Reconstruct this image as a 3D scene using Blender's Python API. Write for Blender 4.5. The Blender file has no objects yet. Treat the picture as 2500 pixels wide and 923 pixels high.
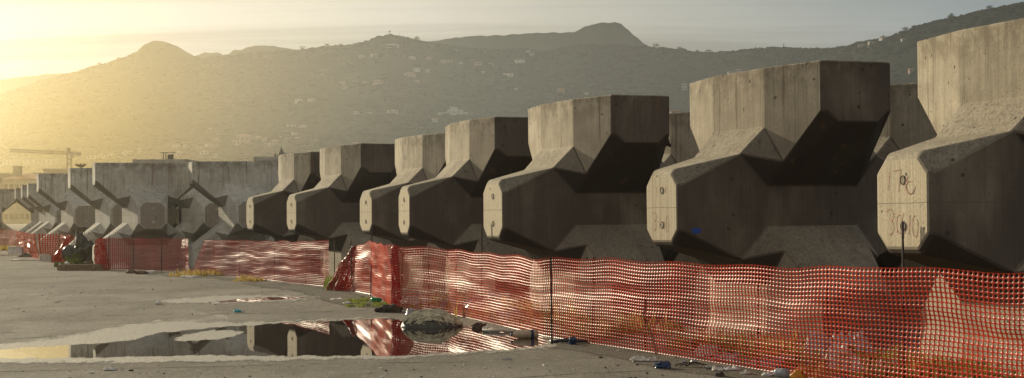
import bpy, bmesh, math, random
import numpy as np
from mathutils import Vector, Matrix, noise as mnoise
from mathutils.geometry import delaunay_2d_cdt

scene = bpy.context.scene
COL = scene.collection
R = math.radians
rnd = random.Random(7)
S = 1.7                        # half the height of a concrete block, metres
F, PITCH, ROLL = 3888.6, 0.016, -0.008
CAMZ = 0.946 * S

# ------------------------------------------------------------------ sighting helpers (photo pixel -> world)
def ray(u, v):
    U, V = u - 1250.0, v - 461.5
    c, s = math.cos(ROLL), math.sin(ROLL)
    x, y = (c * U + s * V) / F, (-s * U + c * V) / F
    cp, sp = math.cos(PITCH), math.sin(PITCH)
    return Vector((x, cp + y * sp, sp - y * cp))
def gp(u, v, z=0.0):
    d = ray(u, v); t = (z - CAMZ) / d.z
    return Vector((d.x * t, d.y * t, z))
def at(u, v, Y):
    d = ray(u, v); t = Y / d.y
    return Vector((d.x * t, Y, CAMZ + d.z * t))
def nz(x, y=0.0, z=0.0): return mnoise.noise(Vector((x, y, z)))
def fbm(x, y=0.0, z=0.0, o=4):
    a, s, f = 1.0, 0.0, 1.0
    for _ in range(o):
        s += a * mnoise.noise(Vector((x * f, y * f, z * f))); a *= .5; f *= 2.03
    return s

# ------------------------------------------------------------------ object helpers
def link(name, me, mats=(), parent=None, smooth=False, loc=None, rot=None):
    for m in (mats if isinstance(mats, (list, tuple)) else [mats]): me.materials.append(m)
    if smooth: me.polygons.foreach_set('use_smooth', np.ones(len(me.polygons), dtype=bool))
    o = bpy.data.objects.new(name, me); COL.objects.link(o)
    if parent: o.parent = parent
    if loc is not None: o.location = loc
    if rot is not None: o.rotation_euler = rot
    return o
def tag(o, label=None, cat=None, group=None, kind=None):
    if label: o['label'] = label
    if cat: o['category'] = cat
    if group: o['group'] = group
    if kind: o['kind'] = kind
    return o
def empty(name, loc, rz=0.0):
    o = bpy.data.objects.new(name, None); COL.objects.link(o); o.location = loc; o.rotation_euler = (0, 0, rz)
    o.empty_display_size = .3
    return o
class MB:
    """collects verts and faces of one mesh object"""
    def __init__(s): s.v = []; s.f = []; s.m = []
    def add(s, vs, fs, mi=0):
        b = len(s.v); s.v += [tuple(p) for p in vs]; s.f += [tuple(i + b for i in f) for f in fs]; s.m += [mi] * len(fs)
    def box(s, c, d, rz=0.0, mi=0, top=(1, 1)):
        cx, cy, cz = c; x, y, z = d[0] / 2, d[1] / 2, d[2] / 2; ca, sa = math.cos(rz), math.sin(rz)
        vs = []
        for k in (-1, 1):
            fx, fy = (top if k > 0 else (1, 1))
            for i, j in ((-1, -1), (1, -1), (1, 1), (-1, 1)):
                a, b = i * x * fx, j * y * fy; vs.append((cx + a * ca - b * sa, cy + a * sa + b * ca, cz + k * z))
        s.add(vs, [(3, 2, 1, 0), (4, 5, 6, 7), (0, 1, 5, 4), (1, 2, 6, 5), (2, 3, 7, 6), (3, 0, 4, 7)], mi)
    def tube(s, pts, r, n=6, mi=0, cap=True):
        pts = [Vector(p) for p in pts]; rs = r if isinstance(r, (list, tuple)) else [r] * len(pts)
        vs = []; fs = []
        for i, p in enumerate(pts):
            t = (pts[min(i + 1, len(pts) - 1)] - pts[max(i - 1, 0)]).normalized()
            a = t.cross(Vector((0, 0, 1)) if abs(t.z) < .9 else Vector((1, 0, 0))).normalized(); b = t.cross(a)
            for k in range(n):
                an = 2 * math.pi * k / n; vs.append(p + (a * math.cos(an) + b * math.sin(an)) * rs[i])
        for i in range(len(pts) - 1):
            for k in range(n):
                k2 = (k + 1) % n; fs.append((i * n + k, i * n + k2, (i + 1) * n + k2, (i + 1) * n + k))
        if cap: fs.append(tuple(range(n - 1, -1, -1))); fs.append(tuple((len(pts) - 1) * n + k for k in range(n)))
        s.add(vs, fs, mi)
    def lathe(s, prof, n=16, M=None, mi=0):
        vs = []; fs = []
        for r, z in prof:
            for k in range(n):
                a = 2 * math.pi * k / n; p = Vector((r * math.cos(a), r * math.sin(a), z)); vs.append(M @ p if M else p)
        for i in range(len(prof) - 1):
            for k in range(n):
                k2 = (k + 1) % n; fs.append((i * n + k, i * n + k2, (i + 1) * n + k2, (i + 1) * n + k))
        s.add(vs, fs, mi)
    def mesh(s, name='m'):
        me = bpy.data.meshes.new(name); me.from_pydata(s.v, [], s.f); me.polygons.foreach_set('material_index', s.m); me.update(); return me
    def build(s, name, mats, parent=None, smooth=False, loc=None, rot=None): return link(name, s.mesh(name), mats, parent, smooth, loc, rot)
def np_mesh(name, V, Fq):
    """fast mesh from numpy verts (n,3) and faces (m,k)"""
    me = bpy.data.meshes.new(name); V = np.asarray(V, np.float32); Fq = np.asarray(Fq, np.int32); k = Fq.shape[1]
    me.vertices.add(len(V)); me.vertices.foreach_set('co', V.ravel())
    me.loops.add(Fq.size); me.loops.foreach_set('vertex_index', Fq.ravel())
    me.polygons.add(len(Fq)); me.polygons.foreach_set('loop_start', np.arange(0, Fq.size, k, dtype=np.int32))
    me.update(calc_edges=True); me.validate(); return me

# ------------------------------------------------------------------ node helper
class NT:
    def __init__(s, name, vol=False):
        s.mat = bpy.data.materials.new(name); s.mat.use_nodes = True; s.t = s.mat.node_tree; s.t.nodes.clear()
        s.out = s.t.nodes.new('ShaderNodeOutputMaterial')
    def n(s, typ, ins=None, **kw):
        nd = s.t.nodes.new('ShaderNode' + typ)
        for k, v in kw.items(): setattr(nd, k, v)
        for k, v in (ins or {}).items(): s.set(nd.inputs[k], v)
        return nd
    def set(s, sock, v):
        if isinstance(v, bpy.types.NodeSocket): s.t.links.new(v, sock)
        elif isinstance(v, bpy.types.Node): s.t.links.new(v.outputs[0], sock)
        else:
            if isinstance(v, (tuple, list)) and len(v) == 3 and sock.type == 'RGBA': v = (*v, 1)
            sock.default_value = v
    def math(s, op, a, b=0.0, clamp=False):
        nd = s.n('Math', operation=op, use_clamp=clamp); s.set(nd.inputs[0], a); s.set(nd.inputs[1], b); return nd.outputs[0]
    def ramp(s, x, a, b, lo=0.0, hi=1.0, smooth=True):
        nd = s.n('MapRange', interpolation_type='SMOOTHSTEP' if smooth else 'LINEAR'); s.set(nd.inputs['Value'], x)
        for k, v in (('From Min', a), ('From Max', b), ('To Min', lo), ('To Max', hi)): s.set(nd.inputs[k], v)
        return nd.outputs[0]
    def mix(s, f, a, b, mode='MIX'):
        nd = s.n('Mix', data_type='RGBA', blend_type=mode); s.set(nd.inputs['Factor'], f); s.set(nd.inputs[6], a); s.set(nd.inputs[7], b); return nd.outputs[2]
    def noise(s, vec, scale, detail=4, rough=.55, dist=0.0):
        nd = s.n('TexNoise', {'Scale': scale, 'Detail': detail, 'Roughness': rough, 'Distortion': dist}); 
        if vec is not None: s.set(nd.inputs['Vector'], vec)
        return nd.outputs['Fac']
    def mapping(s, vec, scale=(1, 1, 1), loc=(0, 0, 0)):
        nd = s.n('Mapping'); s.set(nd.inputs['Vector'], vec); nd.inputs['Scale'].default_value = scale
        s.set(nd.inputs['Location'], loc); return nd.outputs[0]
    def bsdf(s, **kw):
        nd = s.n('BsdfPrincipled')
        for k, v in kw.items(): s.set(nd.inputs[k.replace('_', ' ')], v)
        return nd
    def surf(s, x): s.set(s.out.inputs['Surface'], x); return s.mat
def simple(name, col, rough=.7, var=.25, scale=6.0, **kw):
    t = NT(name); tc = t.n('TexCoord'); f = t.noise(tc.outputs['Object'], scale, 5)
    c = t.mix(t.ramp(f, .3, .7), tuple(x * (1 - var) for x in col), tuple(min(1, x * (1 + var)) for x in col))
    return t.surf(t.bsdf(Base_Color=c, Roughness=rough, **kw))

# ------------------------------------------------------------------ materials
def concrete(name, lo, hi, shade_amt, dirt, tip_lo, tip_hi, updirt):
    t = NT(name); tc = t.n('TexCoord'); oi = t.n('ObjectInfo'); geo = t.n('NewGeometry')
    obc = tc.outputs['Object']
    off = t.n('CombineXYZ', {'X': t.math('MULTIPLY', oi.outputs['Random'], 37.0), 'Y': t.math('MULTIPLY', oi.outputs['Random'], 91.0), 'Z': t.math('MULTIPLY', oi.outputs['Random'], 17.0)})
    va = t.n('VectorMath', operation='ADD'); t.set(va.inputs[0], obc); t.set(va.inputs[1], off.outputs[0]); co = va.outputs[0]
    z = t.n('SeparateXYZ', {'Vector': obc}).outputs['Z']
    nzv = t.n('SeparateXYZ', {'Vector': geo.outputs['Normal']}).outputs['Z']
    big = t.noise(co, .9, 6, .6, .4); mid = t.noise(co, 4.5, 6, .65); fine = t.noise(co, 48, 4, .7)
    c = t.mix(t.ramp(big, .34, .68), lo, hi)
    c = t.mix(t.ramp(mid, .35, .75, 0, .5), c, tuple(x * .62 for x in lo))
    # board marks and vertical water streaks
    st = t.noise(t.mapping(co, (7, 7, .28)), 1.6, 5, .65); st2 = t.noise(t.mapping(co, (24, 24, .35)), 1.5, 3, .6)
    topm = t.ramp(z, -.6, 1.6, .25, 1.0)
    c = t.mix(t.math('MULTIPLY', t.ramp(st, .54, .72, 0, dirt), topm), c, (.085, .066, .046))
    c = t.mix(t.ramp(st2, .45, .75, 0, .34), c, (.13, .105, .075))
    lite = t.noise(t.mapping(co, (9, 9, .5)), 2.1, 4, .6)
    c = t.mix(t.ramp(lite, .58, .80, 0, .45), c, tuple(min(.62, x * 1.25) for x in hi))
    # rim stain under the top edge and a lime-yellow tint there
    rim = t.math('MULTIPLY', t.ramp(z, 1.25, 1.70), t.ramp(mid, .35, .6))
    c = t.mix(t.math('MULTIPLY', rim, .55), c, (.13, .095, .050))
    # pitted dirt on slopes that face up
    up = t.math('MULTIPLY', t.ramp(nzv, .25, .6), t.ramp(t.noise(t.mapping(co, (1, 1, 1)), 34, 3, .75), .50, .66))
    c = t.mix(t.math('MULTIPLY', up, updirt), c, (.10, .085, .060))
    # clean form-plank strips on the nose tips
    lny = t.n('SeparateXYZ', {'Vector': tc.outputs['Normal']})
    tip = t.math('MULTIPLY', t.ramp(t.math('ABSOLUTE', lny.outputs['Y']), .985, .997), t.ramp(t.math('ABSOLUTE', t.n('SeparateXYZ', {'Vector': obc}).outputs['Y']), 1.70, 1.74))
    plank = t.noise(t.mapping(co, (30, 1, .12)), 1.4, 4, .6)
    c = t.mix(t.math('MULTIPLY', tip, .8), c, t.mix(t.ramp(plank, .38, .66), tip_hi, tip_lo))
    # shade painted into the colour of the flank turned from the sun
    side_shade = t.math('MULTIPLY', t.ramp(lny.outputs['X'], .0, .48), t.ramp(t.noise(t.mapping(co, (1.2, 1.2, .5)), 1.3, 4), .2, .55, .65, 1.0))
    side_shade = t.math('MULTIPLY', side_shade, t.ramp(nzv, .2, .5, 1.0, .62))
    c = t.mix(t.math('MULTIPLY', side_shade, shade_amt), c, (.044, .031, .030))
    dn = t.ramp(nzv, -.2, -.5)  # shade of the overhangs, painted dark on faces that face down
    c = t.mix(t.math('MULTIPLY', dn, .55 + .38 * shade_amt), c, (.042, .031, .026))
    c = t.mix(t.ramp(fine, .3, .75, .0, .28), c, (.12, .10, .075))
    # bug holes
    vor = t.n('TexVoronoi', {'Vector': co, 'Scale': 7.5, 'Randomness': 1.0}, feature='F1'); vor2 = t.n('TexVoronoi', {'Vector': co, 'Scale': 27.0}, feature='F1')
    sz = t.ramp(t.n('SeparateColor', {'Color': vor.outputs['Color']}).outputs[0], .62, 1.0, 0.0, .20, False)
    sz2 = t.ramp(t.n('SeparateColor', {'Color': vor2.outputs['Color']}).outputs[0], .66, 1.0, 0.0, .20, False)
    h1 = t.math('LESS_THAN', vor.outputs['Distance'], sz); h2 = t.math('LESS_THAN', vor2.outputs['Distance'], sz2)
    hole = t.math('MAXIMUM', h1, h2)
    c = t.mix(t.math('MULTIPLY', hole, .8), c, (.045, .036, .028))
    # cold joint at half height
    wob = t.math('ADD', z, t.math('MULTIPLY', t.math('SUBTRACT', t.noise(co, 2.0, 3), .5), .03))
    seam = t.math('LESS_THAN', t.math('ABSOLUTE', wob), .0045)
    c = t.mix(t.math('MULTIPLY', seam, .5), c, (.09, .075, .055))
    rust = t.math('MULTIPLY', t.ramp(t.noise(t.mapping(co, (3.1, 3.1, .16), (4, 1, 0)), 1.5, 4, .6), .60, .74), t.ramp(z, -.8, 1.5, .1, .55))
    c = t.mix(rust, c, (.20, .115, .055))
    tone = t.ramp(oi.outputs['Random'], 0, 1, .80, 1.08, False)
    c = t.mix(1.0, c, t.n('CombineColor', {'Red': tone, 'Green': tone, 'Blue': tone}).outputs[0], 'MULTIPLY')
    hgt = t.math('ADD', t.math('MULTIPLY', fine, .35), t.math('MULTIPLY', mid, .5))
    hgt = t.math('SUBTRACT', hgt, t.math('MULTIPLY', t.math('MAXIMUM', hole, seam), 1.3))
    hgt = t.math('SUBTRACT', hgt, t.math('MULTIPLY', up, .8))
    bp = t.n('Bump', {'Strength': .55, 'Distance': .02, 'Height': hgt})
    return t.surf(t.bsdf(Base_Color=c, Roughness=.88, Normal=bp.outputs[0], Specular_IOR_Level=.25))
def asphalt():
    t = NT('asphalt'); co = t.n('NewGeometry').outputs['Position']
    big = t.noise(co, .12, 5, .6); mid = t.noise(t.mapping(co, (1, .45, 1)), .8, 6, .65, .5); fine = t.noise(co, 22, 4, .8); grit = t.noise(co, 75, 2, .8)
    c = t.mix(t.ramp(big, .35, .65), (.195, .177, .138), (.325, .298, .238))
    c = t.mix(t.ramp(mid, .42, .66, 0, .7), c, (.145, .128, .095))
    damp = t.ramp(t.noise(t.mapping(co, (.6, .25, 1)), .55, 6, .65, .6), .56, .66)
    c = t.mix(t.math('MULTIPLY', damp, .55), c, (.085, .075, .058))
    c = t.mix(t.ramp(fine, .34, .62, .75, 0), c, (.07, .06, .045))
    c = t.mix(t.ramp(grit, .54, .68, 0, .85), c, (.66, .61, .50))
    vor = t.n('TexVoronoi', {'Vector': co, 'Scale': 9.0}, feature='F1')
    pick = t.ramp(t.n('SeparateColor', {'Color': vor.outputs['Color']}).outputs[0], .7, 1, 0, .26, False)
    peb = t.math('LESS_THAN', vor.outputs['Distance'], pick)
    c = t.mix(t.math('MULTIPLY', peb, .5), c, (.42, .38, .30))
    med = t.noise(t.mapping(co, (1, .5, 1)), 7, 5, .75)
    c = t.mix(t.ramp(med, .52, .72, 0, .45), c, (.44, .41, .33)); c = t.mix(t.ramp(med, .44, .28, 0, .5), c, (.12, .105, .078))
    # worn paving seams
    wp = t.n('VectorMath', operation='ADD'); t.set(wp.inputs[0], t.mapping(co, (.055, .17, 0)))
    nn = t.n('TexNoise', {'Scale': .35, 'Detail': 4.0}); t.set(nn.inputs['Vector'], co); t.set(wp.inputs[1], nn.outputs['Color'])
    cr = t.n('TexVoronoi', {'Vector': wp.outputs[0], 'Scale': 1.0}, feature='DISTANCE_TO_EDGE')
    crk = t.ramp(cr.outputs['Distance'], .0, .006, 1, 0)
    c = t.mix(t.math('MULTIPLY', crk, .6), c, (.05, .042, .03))
    h = t.math('ADD', t.math('MULTIPLY', fine, .7), t.math('MULTIPLY', grit, .6)); h = t.math('ADD', h, t.math('MULTIPLY', mid, .6)); h = t.math('ADD', h, t.math('MULTIPLY', peb, .6))
    bp = t.n('Bump', {'Strength': 1.0, 'Distance': .035, 'Height': h})
    return t.surf(t.bsdf(Base_Color=c, Roughness=t.math('SUBTRACT', t.ramp(mid, .3, .7, .7, .95), t.math('MULTIPLY', damp, .3)), Normal=bp.outputs[0], Specular_IOR_Level=.3))
def net_mat(name, col, sss=.45, spec=.13, rough=.32):
    t = NT(name); tc = t.n('TexCoord'); f = t.noise(tc.outputs['Object'], 1.3, 4); 
    c = t.mix(t.ramp(f, .3, .7), tuple(x * .75 for x in col), tuple(min(1, x * 1.2) for x in col))
    b = t.bsdf(Base_Color=c, Roughness=rough, Specular_IOR_Level=spec)
    tr = t.n('BsdfTranslucent', {'Color': c})
    m = t.n('MixShader'); t.set(m.inputs[0], sss * .6); t.set(m.inputs[1], b.outputs[0]); t.set(m.inputs[2], tr.outputs[0])
    return t.surf(m.outputs[0])
def puddle_mat():
    t = NT('puddle_water'); co = t.n('NewGeometry').outputs['Position']
    wet = t.n('Attribute', attribute_name='wet').outputs['Fac']; rim = t.n('Attribute', attribute_name='rim').outputs['Fac']
    n1 = t.noise(t.mapping(co, (2.2, .5, 1)), 2.2, 7, .72); n2 = t.noise(co, 40, 3, .8)
    w = t.math('ADD', wet, t.math('MULTIPLY', t.math('SUBTRACT', n1, .5), 2.1))
    m = t.ramp(t.math('ADD', w, t.math('MULTIPLY', t.math('SUBTRACT', n2, .5), .5)), -.08, .10)
    rip = t.n('Bump', {'Strength': .018, 'Distance': .01, 'Height': t.noise(t.mapping(co, (1, .4, 1)), 5, 2)})
    water = t.bsdf(Base_Color=(.022, .015, .010), Roughness=.012, IOR=1.36, Normal=rip.outputs[0], Specular_IOR_Level=.75)
    gc = t.mix(t.ramp(n2, .35, .68), (.20, .18, .135), (.66, .62, .52))
    gb = t.n('Bump', {'Strength': .9, 'Distance': .02, 'Height': n2})
    grav = t.bsdf(Base_Color=gc, Roughness=.55, Normal=gb.outputs[0])
    ms = t.n('MixShader'); t.set(ms.inputs[0], m); t.set(ms.inputs[1], grav.outputs[0]); t.set(ms.inputs[2], water.outputs[0])
    tr = t.n('BsdfTransparent')
    a = t.math('MAXIMUM', m, t.ramp(t.math('ADD', rim, t.math('MULTIPLY', t.math('SUBTRACT', n1, .5), 3.4)), .20, .9))
    m2 = t.n('MixShader'); t.set(m2.inputs[0], a); t.set(m2.inputs[1], tr.outputs[0]); t.set(m2.inputs[2], ms.outputs[0])
    return t.surf(m2.outputs[0])
def hill_mat():
    t = NT('hillside'); co = t.n('NewGeometry').outputs['Position']
    a = t.noise(co, .006, 7, .65); b = t.noise(t.mapping(co, (1, 1, 3)), .03, 6, .7); c3 = t.noise(co, .14, 4, .7)
    c = t.mix(t.ramp(a, .40, .62), (.014, .017, .008), (.024, .026, .012))
    c = t.mix(t.ramp(b, .55, .78, 0, .3), c, (.018, .016, .009))
    c = t.mix(t.ramp(c3, .35, .65, .5, 0), c, (.010, .012, .006))
    return t.surf(t.bsdf(Base_Color=c, Roughness=1.0, Specular_IOR_Level=.0))
def leaf_mat(name, a, b, trans=.25):
    t = NT(name); co = t.n('NewGeometry').outputs['Position']; f = t.noise(co, .05 if 'wood' in name else 9.0, 5, .7)
    c = t.mix(t.ramp(f, .35, .65), a, b)
    p = t.bsdf(Base_Color=c, Roughness=.8, Specular_IOR_Level=.0 if 'wood' in name else .25); tr = t.n('BsdfTranslucent', {'Color': c}); m = t.n('MixShader')
    t.set(m.inputs[0], trans); t.set(m.inputs[1], p.outputs[0]); t.set(m.inputs[2], tr.outputs[0]); return t.surf(m.outputs[0])
def plastic(name, col, rough=.35, trans=.2, var=.2):
    t = NT(name); tc = t.n('TexCoord'); f = t.noise(tc.outputs['Object'], 9, 5)
    c = t.mix(t.ramp(f, .3, .7), tuple(x * (1 - var) for x in col), tuple(min(1, x * (1 + var)) for x in col))
    p = t.bsdf(Base_Color=c, Roughness=rough); tr = t.n('BsdfTranslucent', {'Color': c}); m = t.n('MixShader')
    t.set(m.inputs[0], trans); t.set(m.inputs[1], p.outputs[0]); t.set(m.inputs[2], tr.outputs[0]); return t.surf(m.outputs[0])
M = dict(
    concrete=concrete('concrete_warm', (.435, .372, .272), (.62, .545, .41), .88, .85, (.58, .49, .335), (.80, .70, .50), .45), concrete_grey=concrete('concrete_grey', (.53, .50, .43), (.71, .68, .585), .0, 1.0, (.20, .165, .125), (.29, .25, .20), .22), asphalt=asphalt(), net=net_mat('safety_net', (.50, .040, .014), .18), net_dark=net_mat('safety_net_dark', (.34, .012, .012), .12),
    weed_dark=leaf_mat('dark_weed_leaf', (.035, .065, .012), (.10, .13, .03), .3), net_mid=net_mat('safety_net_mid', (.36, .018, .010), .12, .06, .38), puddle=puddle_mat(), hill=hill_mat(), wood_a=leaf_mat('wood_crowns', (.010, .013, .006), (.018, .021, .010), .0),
    weed=leaf_mat('weed_leaf', (.10, .16, .025), (.30, .33, .07), .45), dry=leaf_mat('dry_weed', (.36, .25, .07), (.55, .40, .12), .4),
    rebar=simple('rusty_rebar', (.035, .022, .016), .75, .4, 30), white=plastic('white_plastic', (.72, .71, .68)), clear=plastic('hazy_plastic', (.46, .47, .50), .22, .4),
    black=plastic('black_plastic', (.018, .018, .02), .35, .0), blue=plastic('blue_plastic', (.018, .045, .11), .3, .1), teal=plastic('teal_plastic', (.05, .34, .38), .3, .1),
    green=plastic('green_plastic', (.02, .36, .16), .2, .3), beige=plastic('beige_plastic', (.55, .46, .34), .3, .25), orange=plastic('orange_plastic', (.66, .30, .03), .4, .2),
    pipe=simple('pale_pipe', (.52, .47, .38), .6), timber=simple('weathered_timber', (.16, .11, .07), .85, .4, 14), board=simple('white_board', (.72, .68, .58), .6, .15),
    soil=simple('dark_soil', (.055, .042, .026), .95, .5, 8), brown=simple('brown_rag', (.10, .06, .035), .9, .4, 12), paper=simple('grubby_paper', (.55, .52, .46), .8, .25, 12),
    pnet=simple('wet_fishing_net', (.46, .42, .29), .8, .45, 18), pnet_dark=simple('soaked_fishing_net', (.055, .05, .036), .45, .5, 18),
    redpaint=simple('faded_red_paint', (.52, .32, .235), .85, .25, 30), bluepaint=simple('blue_paint', (.004, .045, .30), .6, .2, 30),
    steel=simple('crane_steel', (.07, .05, .03), .6), grey=simple('grey_ballast', (.20, .20, .19), .8), pot=simple('grey_render', (.09, .078, .06), .85),
    glass=simple('dark_window', (.03, .03, .035), .15, .3), tile=simple('clay_tile', (.34, .17, .10), .85, .3, 2.0), flat=simple('flat_roof', (.34, .31, .27), .9, .2, 2.0),
    bark=simple('bark', (.06, .045, .03), .95, .3, 4), conifer=leaf_mat('conifer_needles', (.018, .026, .014), (.045, .055, .028), .1), iron=simple('old_iron', (.05, .045, .04), .6),
)
WALLS = {'white': (.78, .76, .72), 'cream': (.66, .58, .43), 'pink': (.58, .38, .30), 'orange': (.62, .30, .10), 'peach': (.64, .45, .31), 'tan': (.50, .42, .31), 'grey': (.44, .43, .42), 'yellow': (.66, .52, .24)}
for k, c in WALLS.items(): M['wall_' + k] = simple('render_' + k, tuple(x * .55 for x in c), .85, .12, 1.2)

# ------------------------------------------------------------------ concrete armour block
G = dict(g=.373, b=.397, zb=.5675, ap=.9644, e=.288, zd=.6528, a=.9667, e2=.2395, e3=.1518, ze=.5771, t3=.3303, z3=.3164, t4=.6224, z4=.1506, w=.4377,
         p=.2347, n=1.0406, qt=.1569, pc=.1458, q=.2421, po=.2723, no=1.0169, qto=.163, pco=.1551, qo=.2755, t2=.4236, z2=.3768)
def block_mesh():
    g = G; L = lambda a, b, t: a + t * (b - a)
    P = dict(T=(g['g'], g['b'], 1), T0=(0, g['b'], 1), B=(g['g'], g['b'], g['zb']), B0=(0, g['b'], g['zb']), DT=(g['ap'] - .02, g['e'], 1), DB=(g['ap'] - .02, g['e'], g['zd']),
             ET=(g['a'], g['e2'], 1), EB=(g['a'], g['e2'], g['zd'] + .01), EC=(g['a'], g['e3'], g['ze']), E0=(g['a'], 0, 1), EC0=(g['a'], 0, g['ze']), C0=(0, 0, 1),
             P3=(L(g['g'], g['ap'], g['t3']), L(g['b'], g['e'], g['t3']), g['z3']), P4=(L(g['po'], g['w'], g['t4']), g['no'] * (1 - g['t4']), g['z4']),
             P2=(L(g['po'], g['w'], g['t2']), g['no'] * (1 - g['t2']), g['z2']), W=(g['w'], 0, g['z4']), W0=(g['w'], 0, 0),
             iR=(g['p'], g['n'], g['qt']), iT=(g['pc'], g['n'], g['q']), oR=(g['po'], g['no'], g['qto']), oT=(g['pco'], g['no'], g['qo']),
             iR0=(g['p'], g['n'], 0), oR0=(g['po'], g['no'], 0), iT0=(0, g['n'], g['q']), oT0=(0, g['no'], g['qo']), i0=(0, g['n'], 0))
    P['P20'] = (0, P['P2'][1], P['P2'][2])
    Fs = ['C0 E0 ET DT T T0', 'T0 T B B0', 'T DT DB P3 B', 'DT ET EB DB', 'ET E0 EC0 EC EB', 'DB EB EC P3', 'EC P4 P3', 'EC EC0 W P4', 'P2 P3 P4', 'B P2 P3', 'B0 B P2 P20',
          'P20 P2 oT oT0', 'P2 oR oT', 'oT0 oT iT iT0', 'oT oR iR iT', 'oR oR0 iR0 iR', 'iT0 iT iR iR0 i0', 'P2 P4 W W0 oR0 oR']
    bm = bmesh.new(); cache = {}
    def vt(n, sx, sy, sz):
        p = P[n]; k = tuple(round(x, 5) + 0.0 for x in (p[0] * sx, -p[1] * sy, p[2] * sz))
        if k not in cache: cache[k] = bm.verts.new((k[0] * S, k[1] * S, k[2] * S))
        return cache[k]
    for sx in (1, -1):
        for sy in (1, -1):
            for sz in (1, -1):
                for f in Fs:
                    vs = [vt(n, sx, sy, sz) for n in f.split()]
                    if sx * sy * sz < 0: vs.reverse()
                    try: bm.faces.new(vs)
                    except ValueError: pass
    bmesh.ops.recalc_face_normals(bm, faces=bm.faces)
    bmesh.ops.dissolve_limit(bm, angle_limit=R(1.0), verts=bm.verts, edges=bm.edges)
    bmesh.ops.bevel(bm, geom=[e for e in bm.edges if e.calc_face_angle(0) > R(8)], offset=.014, segments=1, affect='EDGES', clamp_overlap=True)
    me = bpy.data.meshes.new('armour_block'); bm.to_mesh(me); bm.free(); return me
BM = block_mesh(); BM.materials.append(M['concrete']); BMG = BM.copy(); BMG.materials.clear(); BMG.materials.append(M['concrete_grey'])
def plug_mesh():
    m = MB(); prof = [(.0, .004), (.058, .006), (.062, -.006), (.070, -.006), (.076, .012), (.086, .010), (.090, .0)]
    m.lathe(prof, 18, Matrix.Rotation(R(90), 4, 'X')); return m.mesh('plug')
PLUG = plug_mesh(); PLUG.materials.append(M['concrete']); PLUGG = PLUG.copy(); PLUGG.materials.clear(); PLUGG.materials.append(M['concrete_grey'])
BLOCKS = [  # key, X, Y, theta (units of S), label
    ('R1', 3.079, 8.945, -1.22, 'nearest concrete armour block, cut off at the right, faded red numbers on its nose'),
    ('R2', 2.047, 11.939, -1.186, 'large concrete armour block with a blue paint dot on its shaded side'),
    ('R3', .786, 14.92, -1.185, 'concrete armour block with a tall rebar post against its unpainted nose'),
    ('R4', -.211, 17.934, -1.244, 'concrete armour block immediately left of the one with a tall post at its nose'),
    ('R5', -.955, 21.109, -1.143, 'concrete armour block behind the bunched left end of the near netting'),
    ('R6', -2.325, 24.007, -1.131, 'concrete armour block whose nose points over the right end of the middle netting'),
    ('R7', -3.377, 26.699, -1.147, 'concrete armour block directly beneath the church steeple'),
    ('L2', -5.171, 30.444, .336, 'front-facing grey concrete block beside the steeple block, its lower arm showing through a torn net'),
    ('L1', -7.093, 30.778, .361, 'front-facing grey concrete block in full view with dark water streaks and a square nose'),
    ('Lb', -6.515, 33.584, .443, 'concrete block glimpsed through the gap between the two front-facing blocks, pale facets'),
    ('Lc', -7.75, 34.6, .378, 'concrete block almost hidden behind the full-view front-facing block, only a brown nose showing'),
    ('L0', -8.368, 33.689, .378, 'concrete block half hidden by the full-view front-facing block, below the araucaria'),
    ('Lm1', -10.195, 37.603, .379, 'concrete block below the crane mast, third in the receding left row'),
    ('Lm2', -13.649, 48.17, .385, 'distant concrete block, fourth in the receding left row, narrow sunlit end'),
    ('Lm3', -14.536, 50.476, .378, 'distant concrete block, fifth in the receding left row, mostly covered'),
    ('Lm4', -16.324, 55.555, .371, 'farthest thin-edged concrete block at the right side of the bright opening'),
    ('Lx', -18.549, 56.467, .482, 'hazy concrete block at the left picture edge forming the left side of the bright opening'),
    ('Rb1', 1.79, 17.1, -1.00, 'concrete block in the second row with a rusty lifting eye, seen between two near blocks'),
    ('Rb2', 3.22, 13.6, -.96, 'dark concrete block in the second row behind the two nearest blocks'),
]
BPOS = {}
def bw(key, x, y, z):
    """block-local point (units, y towards the nose) to world"""
    X, Y, th = BPOS[key]; c, s = math.cos(th), math.sin(th)
    return Vector(((X + c * x + s * y) * S, (Y + s * x - c * y) * S, (1 + z) * S))
BOBJ = {}
for key, X, Y, th, lab in BLOCKS:
    BPOS[key] = (X, Y, th)
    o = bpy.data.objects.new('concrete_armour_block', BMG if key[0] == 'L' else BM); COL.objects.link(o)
    o.location = (X * S, Y * S, S - .02); o.rotation_euler = (rnd.uniform(-.005, .005), rnd.uniform(-.005, .005), th)
    tag(o, lab, 'concrete block', 'concrete breakwater blocks standing in rows'); BOBJ[key] = o
    if key not in ('Lm2', 'Lm3', 'Lm4', 'Lx', 'Rb1', 'Rb2'):
        for zz in (.125, -.125):
            p = bpy.data.objects.new('plug', PLUGG if key[0] == 'L' else PLUG); COL.objects.link(p); p.parent = o; p.location = (.01 * S, -(G['n'] * S + .001), zz * S); p.scale = (.52, .6, .52)
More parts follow.
